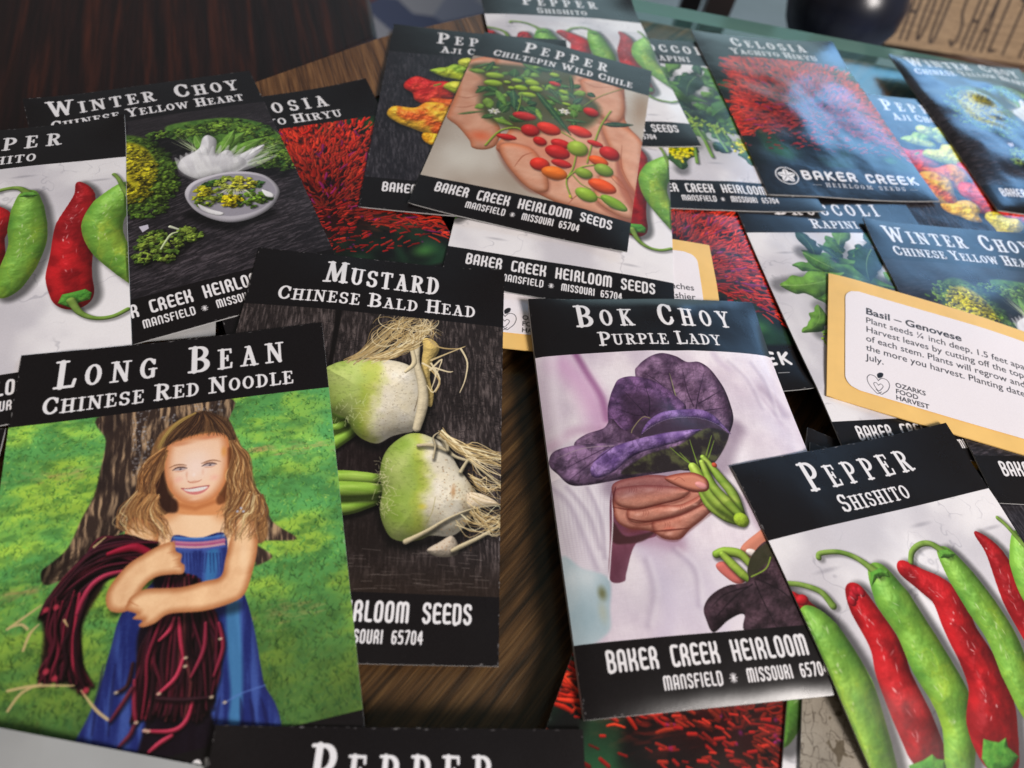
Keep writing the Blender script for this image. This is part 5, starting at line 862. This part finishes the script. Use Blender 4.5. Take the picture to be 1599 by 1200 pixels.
prism('glass_bead', [tuple(cen_+(np.array(p)-cen_)*1.012) for p in OUT], -.50, -.14, wood('edge_wood', (66, 44, 24), (120, 88, 52), (160, 122, 76), 0, .35), tbl, bev=.1).name = 'wooden_rim'
RIMW = wood('tan_edge_wood', (70, 44, 24), (112, 76, 44), (138, 100, 62), math.radians(60), .35)
prism('edge_board', [(-.45, 4.22), (-1.2, 3.40), (-1.72, 2.62), (-2.35, 1.6), (-2.7, .6), (-2.28, .45), (-1.93, 1.46), (-1.3, 2.49), (-.78, 3.27), (-.47, 4.19)][::-1] if False else [(-.45, 4.22), (-1.2, 3.40), (-1.72, 2.62), (-2.35, 1.6), (-2.7, .6), (-2.28, .45), (-1.93, 1.46), (-1.3, 2.49), (-.80, 3.26), (-.50, 4.12)], -.12, -.012, RIMW, tbl)
for k, (x, y) in enumerate([(-1.2, 0), (5.4, -1.6), (5.2, 3.6), (.4, 3.2)]): box('leg', (x, y, (FZ-.55)/2), (.55, .55, -FZ-.55), M_OAK, tbl)

pts = [ground(-260, 330, -.75), ground(-260, -200, -.75), ground(556, -120, -.75), ground(592, 62, -.75), ground(440, 118, -.75)]
st = link(bpy.data.objects.new('dark_bench', None)); tag(st, 'dark streaked wooden bench top behind the left packets', 'bench')
P5 = [ground(-420, 420, -.8), ground(-300, -260, -.8), ground(548, -160, -.8), ground(590, 58, -.8), ground(380, 150, -.8)]
prism('seat_board', P5[::-1], -1.25, -.8, M_DARK, st, bev=.04)
for q in (P5[1], P5[2], P5[0]):
    cx, cy = (np.array(q)*.8+np.array(np.mean(P5, 0))*.2); box('leg', (cx, cy, (FZ-1.25)/2), (.5, .5, -FZ-1.25), M_LEGS, st)

# sideboard behind the table with pot and sign
gx, gy = ground(1200, 44, -1.2)
sb = link(bpy.data.objects.new('low_shelf', None)); tag(sb, 'dark brown shelf beyond the glass edge carrying the pot and sign', 'shelf')
box('shelf_board', (gx+4.6, gy+2.1, -1.3), (7.4, 3.2, .2), flat('umber_board', (.10, .055, .035), .4, .5, .3, 30), sb, bev=.03)
for dx, dy in ((-3.3, -1.3), (3.3, -1.3), (-3.3, 1.3), (3.3, 1.3)): box('post', (gx+4.6+dx, gy+2.1+dy, (FZ-1.4)/2), (.35, .35, -FZ-1.4), M_LEGS, sb)
px_, py_ = ground(1336, -22, -.6)
pot = link(bpy.data.objects.new('glazed_pot', None)); tag(pot, 'round dark blue glazed pot behind the glass edge beside the wooden sign', 'pot')
prof = [(.0, 0), (.55, 0), (.62, .05), (.80, .30), (.92, .62), (.90, .95), (.74, 1.22), (.58, 1.34), (.60, 1.42), (.52, 1.42), (.48, 1.32), (.0, 1.30)]
N = 40; vs = [(r*math.cos(2*math.pi*k/N), r*math.sin(2*math.pi*k/N), z) for r, z in prof for k in range(N)]; fs = [(j*N+k, j*N+(k+1) % N, (j+1)*N+(k+1) % N, (j+1)*N+k) for j in range(len(prof)-1) for k in range(N)]
po = mesh('bowl', np.array(vs)*S*.62, fs, flat('navy_glaze', (.010, .013, .026), .28, .5, .5, 20), pot); pot.location = Vector((px_, py_, -1.2))*S

# wooden sign with burned letters
MGS = {'T': (.46, [('p', ((.02, .06), (.44, .06)), .07), ('p', ((.23, .06), (.23, .96)), .07)]), 'H': (.46, [('p', ((.06, .02), (.06, .97)), .07), ('p', ((.40, .02), (.40, .97)), .07), ('p', ((.06, .5), (.40, .5)), .07)]),
'O': (.46, [('e', .23, .5, .17, .44, 0, 360, .07, .07)]), 'U': (.46, [('p', ((.06, .02), (.07, .8), (.2, .95), (.34, .82), (.38, .02)), .07)]), 'S': (.42, [('p', ((.36, .1), (.2, .04), (.07, .2), (.12, .42), (.32, .58), (.36, .8), (.22, .95), (.05, .88)), .07)]),
'A': (.46, [('p', ((.04, .97), (.22, .03)), .07), ('p', ((.22, .03), (.42, .97)), .07), ('p', ((.11, .62), (.35, .62)), .07)]), 'L': (.36, [('p', ((.06, .02), (.06, .95)), .07), ('p', ((.06, .95), (.34, .93)), .07)]), 'N': (.46, [('p', ((.05, .97), (.05, .03)), .07), ('p', ((.05, .03), (.40, .97)), .07), ('p', ((.40, .97), (.40, .03)), .07)])}
R_keep = R; cvs = Cv(3.0, .9); X_, Y_ = cvs.grid(); cvs.a[:] = mix(rgb(120, 98, 74), rgb(168, 142, 110), fbm(X_/180, Y_/9, 4, 4)); cvs.a[:] = mix(cvs.a, rgb(86, 64, 46), sst(.6, .75, fbm(X_/90, Y_/5, 8, 3))*.5)
text(cvs, 'THOU SHALT NOT', .12, 2.9, .84, .70, font=MGS, col=(44, 28, 20), sx=.44, space=.12, wk=.8)
m_sign = printed('burned_wood', cvs, .6, .3, .3)
A0 = np.array([*ground(1366, 66, -1.2), -1.2]); B0 = np.array([*ground(1640, 108, -1.2), -1.2]); ex = (B0-A0)/np.linalg.norm(B0-A0); nz = np.array([0, 0, 1.]); ey = np.cross(nz, ex); L_ = float(np.linalg.norm(B0-A0))*1.03; Hh = L_*.33
upv = nz*math.cos(.5)+ey*math.sin(.5); nor = np.cross(ex, upv)
q = [A0, A0+ex*L_, A0+ex*L_+upv*Hh, A0+upv*Hh]; bk = [p-nor*.14 for p in q]
sg = link(bpy.data.objects.new('wooden_sign', None)); tag(sg, 'light wooden plank sign with burned letters THOU SHALT NOT, leaning at top right', 'sign')
mesh('plank', np.array(q+bk)*S, [(4, 7, 6, 5), (0, 4, 5, 1), (1, 5, 6, 2), (2, 6, 7, 3), (3, 7, 4, 0), (0, 1, 2, 3)], flat('raw_wood', (.25, .18, .11), .6), sg, smooth=False)
mesh('lettered_face', (np.array(q)+nor*.004)*S, [(0, 1, 2, 3)], m_sign, sg, uv=[(0, 0), (1, 0), (1, 1), (0, 1)], smooth=False)

# blurred things on the floor: a patterned rug and a chair leg
rc = [ground(560, 90, FZ), ground(560, -60, FZ), ground(800, -90, FZ), ground(800, 40, FZ)]
m, n, l, b = mat('patterned_rug'); tc = n.new('ShaderNodeTexCoord'); vo = n.new('ShaderNodeTexVoronoi'); vo.inputs['Scale'].default_value = 9.; l.new(tc.outputs['Object'], vo.inputs['Vector']); rr = n.new('ShaderNodeValToRGB'); sp_ = n.new('ShaderNodeSeparateColor'); l.new(vo.outputs['Color'], sp_.inputs[0]); l.new(sp_.outputs[0], rr.inputs[0]); rr.color_ramp.interpolation = 'CONSTANT'
e = rr.color_ramp.elements; e[0].color = (.10, .12, .22, 1); e[1].position = .75; e[1].color = (.45, .45, .5, 1)
for p_, c_ in ((.2, (.22, .07, .05, 1)), (.4, (.30, .32, .42, 1)), (.6, (.16, .10, .06, 1))): x = e.new(p_); x.color = c_
l.new(rr.outputs[0], b.inputs['Base Color']); b.inputs['Roughness'].default_value = .8
rg = prism('patterned_rug', rc[::-1], FZ, FZ+.12, m); tag(rg, 'patterned rug on the floor seen past the left glass edge', 'rug')
lx, ly = ground(1168, 40, -1.5)
ch = link(bpy.data.objects.new('chair', None)); tag(ch, 'dark wooden chair beyond the table edge, only its legs showing', 'chair')
for dx, dy in ((0, 0), (3.2, 0), (0, 3.2), (3.2, 3.2)): box('leg', (lx-.2+dx, ly+1.4+dy, FZ/2+.0-.4), (.34, .34, -FZ-.8), M_LEGS, ch)
box('seat', (lx+1.4, ly+3.0, -.7), (4.0, 4.0, .25), M_LEGS, ch, bev=.05)

# ---------------------------------------------------------------- the pile: every packet is laid down on what already lies there
GX0, GY0, GC = -4.0, -3.0, .02; HF = np.zeros((440, 520))
def hf(x, y):
    fx = np.clip((x-GX0)/GC, 0, HF.shape[1]-2.01); fy = np.clip((y-GY0)/GC, 0, HF.shape[0]-2.01); i = fx.astype(int); j = fy.astype(int)
    return np.maximum(np.maximum(HF[j, i], HF[j, i+1]), np.maximum(HF[j+1, i], HF[j+1, i+1]))
def bl(F, us, vs_, u, v):
    i = np.clip(np.searchsorted(us, u)-1, 0, len(us)-2); j = np.clip(np.searchsorted(vs_, v)-1, 0, len(vs_)-2)
    a = (u-us[i])/(us[i+1]-us[i]); b = (v-vs_[j])/(vs_[j+1]-vs_[j])
    return F[j, i]*(1-a)*(1-b)+F[j, i+1]*a*(1-b)+F[j+1, i]*(1-a)*b+F[j+1, i+1]*a*b
def lay(pose, W, H, us, vs_, bulge, edge, seed, curl=()):
    x0, y0, th = pose[:3]; Uu, Vv = np.meshgrid(us, vs_); a = Uu-W/2; b = H/2-Vv; ct, sn = math.cos(th), math.sin(th)
    Xw = x0+a*ct-b*sn; Yw = y0+a*sn+b*ct; B = hf(Xw, Yw); O_ = B.copy()
    for k in range(260):
        P = np.pad(B, 1, mode='reflect', reflect_type='odd'); Q = (P[1:-1, :-2]+P[1:-1, 2:]+P[:-2, 1:-1]+P[2:, 1:-1])/4; B = np.maximum(O_, Q)
    B = B+.003
    su = np.clip(np.sin(np.pi*np.clip(Uu/W, 0, 1)), 0, 1); sv = np.clip(np.sin(np.pi*np.clip(Vv/H, 0, 1)), 0, 1)
    t = edge+bulge*(su*sv)**(.5 if bulge > .04 else .85)*(.6+.8*fbm(Uu*3+seed, Vv*3, seed, 3))+bulge*.32*su*sv*fbm(Uu*7, Vv*7+seed, seed+3, 2)
    cz = 0
    for (cu, cv_, hgt, rad) in curl:
        d = np.sqrt((Uu-cu*W)**2+(Vv-cv_*H)**2); cz = cz+hgt*np.clip(1-d/rad, 0, 1)**2
    Tp = B+t+cz; Bt = B+cz
    # record the new top surface for whatever comes next
    m = int((math.hypot(W, H)/2)/GC)+2; ci = int((x0-GX0)/GC); cj = int((y0-GY0)/GC); i0, i1 = max(0, ci-m), min(HF.shape[1], ci+m); j0, j1 = max(0, cj-m), min(HF.shape[0], cj+m)
    gx, gy = np.meshgrid(GX0+np.arange(i0, i1)*GC, GY0+np.arange(j0, j1)*GC); dx, dy = gx-x0, gy-y0; u = dx*ct+dy*sn+W/2; v = H/2-(-dx*sn+dy*ct); ins = (u > -.01) & (u < W+.01) & (v > -.01) & (v < H+.01)
    Z = bl(Tp, us, vs_, np.clip(u, 0, W), np.clip(v, 0, H)); HF[j0:j1, i0:i1] = np.where(ins, np.maximum(HF[j0:j1, i0:i1], Z), HF[j0:j1, i0:i1])
    return a, b, Bt, Tp
def shell(name, a, b, Bt, Tp, m, parent):
    nv, nu = a.shape; top = np.stack([a, b, Tp], -1).reshape(-1, 3); bot = np.stack([a, b, Bt], -1).reshape(-1, 3); K = nv*nu; fs = []
    for j in range(nv-1):
        for i in range(nu-1):
            p = j*nu+i; fs.append((p, p+nu, p+nu+1, p+1)); fs.append((K+p, K+p+1, K+p+nu+1, K+p+nu))
    ring = [i for i in range(nu)]+[j*nu+nu-1 for j in range(1, nv)]+[(nv-1)*nu+i for i in range(nu-2, -1, -1)]+[j*nu for j in range(nv-2, 0, -1)]
    n_ = len(ring); V = np.concatenate([top, bot, top[ring], bot[ring]])
    for i in range(n_): j = (i+1) % n_; fs.append((2*K+n_+j, 2*K+n_+i, 2*K+i, 2*K+j))
    return mesh(name, V*S, fs, m, parent)
def sheet(name, a, b, Tp, us, vs_, W, H, j0, j1, m, parent, off=.0022):
    sl = slice(j0, j1+1); A, B_, Z = a[sl], b[sl], Tp[sl]+off; nv, nu = A.shape; fs = [(j*nu+i, (j+1)*nu+i, (j+1)*nu+i+1, j*nu+i+1) for j in range(nv-1) for i in range(nu-1)]
    Uu, Vv = np.meshgrid(us, vs_[sl]); return mesh(name, np.stack([A, B_, Z], -1).reshape(-1, 3)*S, fs, m, parent, uv=np.stack([Uu/W, 1-Vv/H], -1).reshape(-1, 2))
VS = np.concatenate([np.linspace(0, HB, 11), np.linspace(HB, FB, 39)[1:], np.linspace(FB, PH, 9)[1:]]); US = np.linspace(0, 1, 37); JA, JB = 10, 48
def packet(pose, m, label, group=None, bulge=.018, edge=.004, seed=1, curl=None):
    if curl is None:
        q = np.random.default_rng(seed); curl = [(cu, cv_, q.uniform(.004, .022), q.uniform(.18, .45)) for cu in (0, 1) for cv_ in (0, 1) if q.random() < .6]
    a, b, Bt, Tp = lay(pose, 1., PH, US, VS, bulge, edge, seed, curl); r = link(bpy.data.objects.new('seed_packet', None)); r.location = (pose[0]*S, pose[1]*S, 0); r.rotation_euler = (0, 0, pose[2])
    tag(r, label, 'seed packet', group)
    shell('pouch', a, b, Bt, Tp, M_PAPER, r)
    sheet('title_band', a, b, Tp, US, VS, 1., PH, 0, JA, m, r); sheet('picture', a, b, Tp, US, VS, 1., PH, JA, JB, m, r); sheet('maker_band', a, b, Tp, US, VS, 1., PH, JB, len(VS)-1, m, r)
    return r
CW, CH, CI, CRD = 1.15, .715, .075, .06
CU = np.linspace(0, CW, 30); CVs = np.linspace(0, CH, 20)
M_CARD = flat('yellow_card', (.88, .56, .18), .45, .4, .05, 120)
def card(pose, m, label, seed, curl=()):
    a, b, Bt, Tp = lay(pose, CW, CH, CU, CVs, .0, .006, seed, curl); r = link(bpy.data.objects.new('planting_card', None)); r.location = (pose[0]*S, pose[1]*S, 0); r.rotation_euler = (0, 0, pose[2]); tag(r, label, 'card')
    shell('card_stock', a, b, Bt, Tp, M_CARD, r)
    if m is None: return r
    vs_ = np.concatenate([np.linspace(CI, CI+CRD, 7), np.linspace(CI+CRD, CH-CI-CRD, 14)[1:], np.linspace(CH-CI-CRD, CH-CI, 7)[1:]]); V = []; UVs = []; n_ = 30
    for v in vs_:
        d = max(0, CI+CRD-v, v-(CH-CI-CRD)); ins = CRD-math.sqrt(max(0, CRD**2-d**2)); u = np.linspace(CI+ins, CW-CI-ins, n_); vv = np.full(n_, v); z = bl(Tp, CU, CVs, u, vv)+.0022
        V += list(zip(u-CW/2, CH/2-vv, z)); UVs += list(zip(u/CW, 1-vv/CH))
    fs = [(j*n_+i, (j+1)*n_+i, (j+1)*n_+i+1, j*n_+i+1) for j in range(len(vs_)-1) for i in range(n_-1)]
    mesh('text_panel', np.array(V)*S, fs, m, r, uv=UVs); return r

# small running text, set with the built-in typeface and pressed into the card's print
def settype(cv, s, u, v, size, col, bold=0., align='LEFT', sx=1.0):
    c = bpy.data.curves.new('type', 'FONT'); c.body = s; c.size = 1.; c.offset = bold; c.align_x = align; c.resolution_u = 3; o = bpy.data.objects.new('type', c); COL.objects.link(o)
    dg = bpy.context.evaluated_depsgraph_get(); me = o.evaluated_get(dg).to_mesh(); me.calc_loop_triangles(); co = np.empty(len(me.vertices)*3); me.vertices.foreach_get('co', co); co = co.reshape(-1, 3)[:, :2]; tr = np.empty(len(me.loop_triangles)*3, int); me.loop_triangles.foreach_get('vertices', tr); tr = tr.reshape(-1, 3)
    P = np.stack([(u+co[:, 0]*size*sx)*R*3, (v-co[:, 1]*size)*R*3], 1); w0, h0 = cv.W*3, cv.H*3
    if not hasattr(cv, 'mask'): cv.mask = np.zeros((h0, w0), bool)
    for t in tr:
        p = P[t]; x0, y0 = np.maximum(np.floor(p.min(0)).astype(int), 0); x1 = min(w0, int(p[:, 0].max())+2); y1 = min(h0, int(p[:, 1].max())+2)
        if x1 <= x0 or y1 <= y0: continue
        X, Y = np.meshgrid(np.arange(x0, x1)+.5, np.arange(y0, y1)+.5); d = [(p[(k+1) % 3, 0]-p[k, 0])*(Y-p[k, 1])-(p[(k+1) % 3, 1]-p[k, 1])*(X-p[k, 0]) for k in range(3)]
        cv.mask[y0:y1, x0:x1] |= ((d[0] >= 0) & (d[1] >= 0) & (d[2] >= 0)) | ((d[0] <= 0) & (d[1] <= 0) & (d[2] <= 0))
    wmax = co[:, 0].max()*size*sx if len(co) else 0
    o.evaluated_get(dg).to_mesh_clear(); bpy.data.objects.remove(o); bpy.data.curves.remove(c)
    return wmax
def inkmask(cv, col):
    m = cv.mask.reshape(cv.H, 3, cv.W, 3).mean((1, 3)).astype(f4)[..., None]; cv.a[:] = cv.a*(1-m)+rgb(*col)*m
def cardlogo(cv, u, v, k):
    p = lambda *q: np.array([((u+x*k)*R, (v+y*k)*R) for x, y in q], f4); c = rgb(30, 28, 32)
    cv.line(p((.5, .30), (.36, .12), (.14, .12), (.02, .34), (.1, .64), (.32, .9), (.46, 1.0), (.62, .86)), .9*k*9, c); cv.line(p((.5, .30), (.66, .12), (.88, .14), (.98, .36), (.9, .66), (.72, .88), (.60, .98), (.40, .80)), .9*k*9, c)
    cv.line(p((.5, .55), (.40, .44), (.30, .52), (.36, .68), (.5, .84), (.64, .68), (.70, .52), (.60, .44), (.5, .55)), .8*k*9, c); cv.poly(p((.50, .16), (.46, -.02), (.58, -.16), (.72, -.16), (.68, .04)), c)
def cardtext(lines, title=None, align='LEFT'):
    cv = Cv(CW, CH, (238, 232, 236)); u0 = .165; y = .20
    if title: settype(cv, title, u0, y, .054, None, .018, sx=1.15)
    for k, s in enumerate(lines):
        settype(cv, s, u0 if align == 'LEFT' else CW-.11, y+.053*(k+1), .0485, None, .001, align, .97)
    for k, (s, z) in enumerate((('OZARKS', .033), ('FOOD', .033), ('HARVEST', .033), ('THE FOOD BANK', .013))): settype(cv, s, .285, .565+.032*k-(.012 if k == 3 else 0), z, None, .012)
    inkmask(cv, (44, 42, 46)); cardlogo(cv, .165, .53, .098); return cv
m_basil = printed('basil_card', cardtext(['Plant seeds \u00bc inch deep, 1.5 feet apart.', 'Harvest leaves by cutting off the top', 'of each stem. Plants will regrow and', 'the more you harvest. Planting date', 'July.'], 'Basil \u2013 Genovese'), .42, .4)
m_card2 = printed('second_card', cardtext(['', 'inches', 'flashier'], None, 'RIGHT'), .42, .4)

PR = {k: printed(k+'_print', f()) for k, f in (('longbean', d_longbean), ('mustard', d_mustard), ('bok', d_bok), ('shishito', d_shishito), ('chiltepin', d_chiltepin), ('aji', d_aji), ('wchoy', d_wchoy), ('celosia', d_celosia), ('broccoli', d_broccoli), ('crack', d_crack))}
PG = {k: printed(k+'_gloss', f(), .19, .5, .12) for k, f in (('celosia', d_celosia), ('wchoy', d_wchoy), ('aji', d_aji))}
def at(px, py, u, v, th, z=.03, W=1.0, H=PH):
    """pose that puts the point (u, v) of a sheet on the given spot of the table"""
    X, Y = ground(px, py, z); a = u-W/2; b = H/2-v; return (X-(a*math.cos(th)-b*math.sin(th)), Y-(a*math.sin(th)+b*math.cos(th)), th)
GP = 'seed packets spread over the glass table'
packet(at(896, 1020, 0, .92, -.2), PR['celosia'], 'red flower packet peeking out below the bottom edge of the purple lady packet', GP, seed=33)
packet(at(1228, 1095, 0, 1.03, -.12), PR['shishito'], 'mostly hidden packet, thin white and green strip beside the grey cracked wood packet', GP, seed=32)
packet(at(1266, 690, 0, 0, -.09), PR['crack'], 'packet with grey cracked wood showing, half under the lower right pepper packet', GP, seed=31)
packet(at(8, 668, 1, 0, .35), PR['bok'], 'black header scrap at the far left edge below the shishito packet', GP, seed=34)
packet(at(1500, 690, 0.12, .80, .36), PR['aji'], 'orange and green pepper packet under the right hand winter choy packet, only strips showing', GP, seed=35)
packet(at(1377, 155, .26, .07, .27), PG['aji'], 'aji pepper packet between the shiny celosia packet and the top right winter choy', GP, seed=36)
packet(POSE['celR'], PR['celosia'], 'celosia packet behind bok choy, its red flower and large logo partly visible', GP, seed=37)
packet(POSE['brocS'], PR['broccoli'], 'broccoli rapini packet with dark leaves partly under the basil card', GP, seed=38)
packet(POSE['wchoyT'], PR['wchoy'], 'winter choy packet at the right edge, above the basil card', GP, seed=39)
packet(POSE['brocN'], PR['broccoli'], 'rapini packet with yellow flowers, tucked under the glossy celosia packet', GP, seed=40)
c2 = card(at(1106, 386, CW, 0, .165, .02, CW, CH), m_card2, 'yellow bordered card lying under the mustard, shishito and bok choy packets', 41)
cz = card(at(326, 512, CW-.02, CH-.03, .42, .02, CW, CH), None, 'blank corner of a card under the left winter choy packet', 48); cz.children[0].data.materials[0] = M_PAPER
packet(POSE['celI'], PR['celosia'], 'celosia packet between left winter choy and the aji pepper packet, header ending LOSIA', GP, seed=42)
packet(POSE['shishL'], PR['shishito'], 'shishito packet below the chiltepin packet, its whole maker line readable', GP, seed=43)
packet(POSE['shishM'], PR['shishito'], 'shishito packet farthest back, at the top centre of the pile', GP, seed=44)
packet(POSE['celO'], PG['celosia'], 'glossy celosia packet reflecting blue window light, logo readable in full', GP, seed=45, bulge=.03)
packet(POSE['wchoyQ'], PG['wchoy'], 'winter choy packet at the top right corner with bright window glare', GP, seed=46, bulge=.055)
packet(POSE['ajiJ'], PR['aji'], 'aji pepper packet with dark background under the left side of the chiltepin packet', GP, seed=47)
packet(POSE['wchoyG'], PR['wchoy'], 'winter choy packet at the upper left with white bowl of leaves', GP, seed=49)
packet(POSE['shishH'], PR['shishito'], 'shishito packet at the far left edge, one red pepper whole', GP, seed=50)
packet(POSE['chilt'], PR['chiltepin'], 'chiltepin wild chile packet, a hand holding small red berries', GP, seed=51)
packet(POSE['mustard'], PR['mustard'], 'mustard chinese bald head packet with two green and white roots', GP, seed=52)
packet(POSE['bok'], PR['bok'], 'bok choy purple lady packet, a hand holding dark purple leaves', GP, seed=53, bulge=.045, edge=.02)
basil = card(at(1294.5, 426, 0, 0, -.08, .05, CW, CH), m_basil, 'yellow bordered basil genovese card lying on the right hand packets', 54)
packet(POSE['shishA'], PR['shishito'], 'pepper shishito packet in the lower right corner, largest of its kind', GP, seed=55)
packet(POSE['longbean'], PR['longbean'], 'long bean packet with a smiling girl hugging dark red beans', GP, seed=56)
# plain paper sheet, lower left
wa, wb = np.array(ground(0, 1137, .06)), np.array(ground(325, 1199, .06)); thw = math.atan2(*(wb-wa)[::-1]); pw = (wa[0]+.15*math.cos(thw)+.5*PH*math.sin(thw), wa[1]+.15*math.sin(thw)-.5*PH*math.cos(thw), thw)
a, b, Bt, Tp = lay(pw, 1.3, PH, np.linspace(0, 1.3, 30), np.linspace(0, PH, 36), .004, .004, 57, ((.45, 0, .03, .5),)); ws = shell('paper_sheet', a, b, Bt, Tp, M_PAPER, None); ws.location = (pw[0]*S, pw[1]*S, 0); ws.rotation_euler = (0, 0, thw); ws.data.materials[0] = flat('grey_paper', (.34, .35, .35), .45, .4, .06, 60); tag(ws, 'blank white paper sheet covering the foot of the long bean packet', 'paper')
packet(POSE['pepE'], PR['shishito'], 'pepper packet at the bottom edge, only its black title band showing', GP, seed=58)
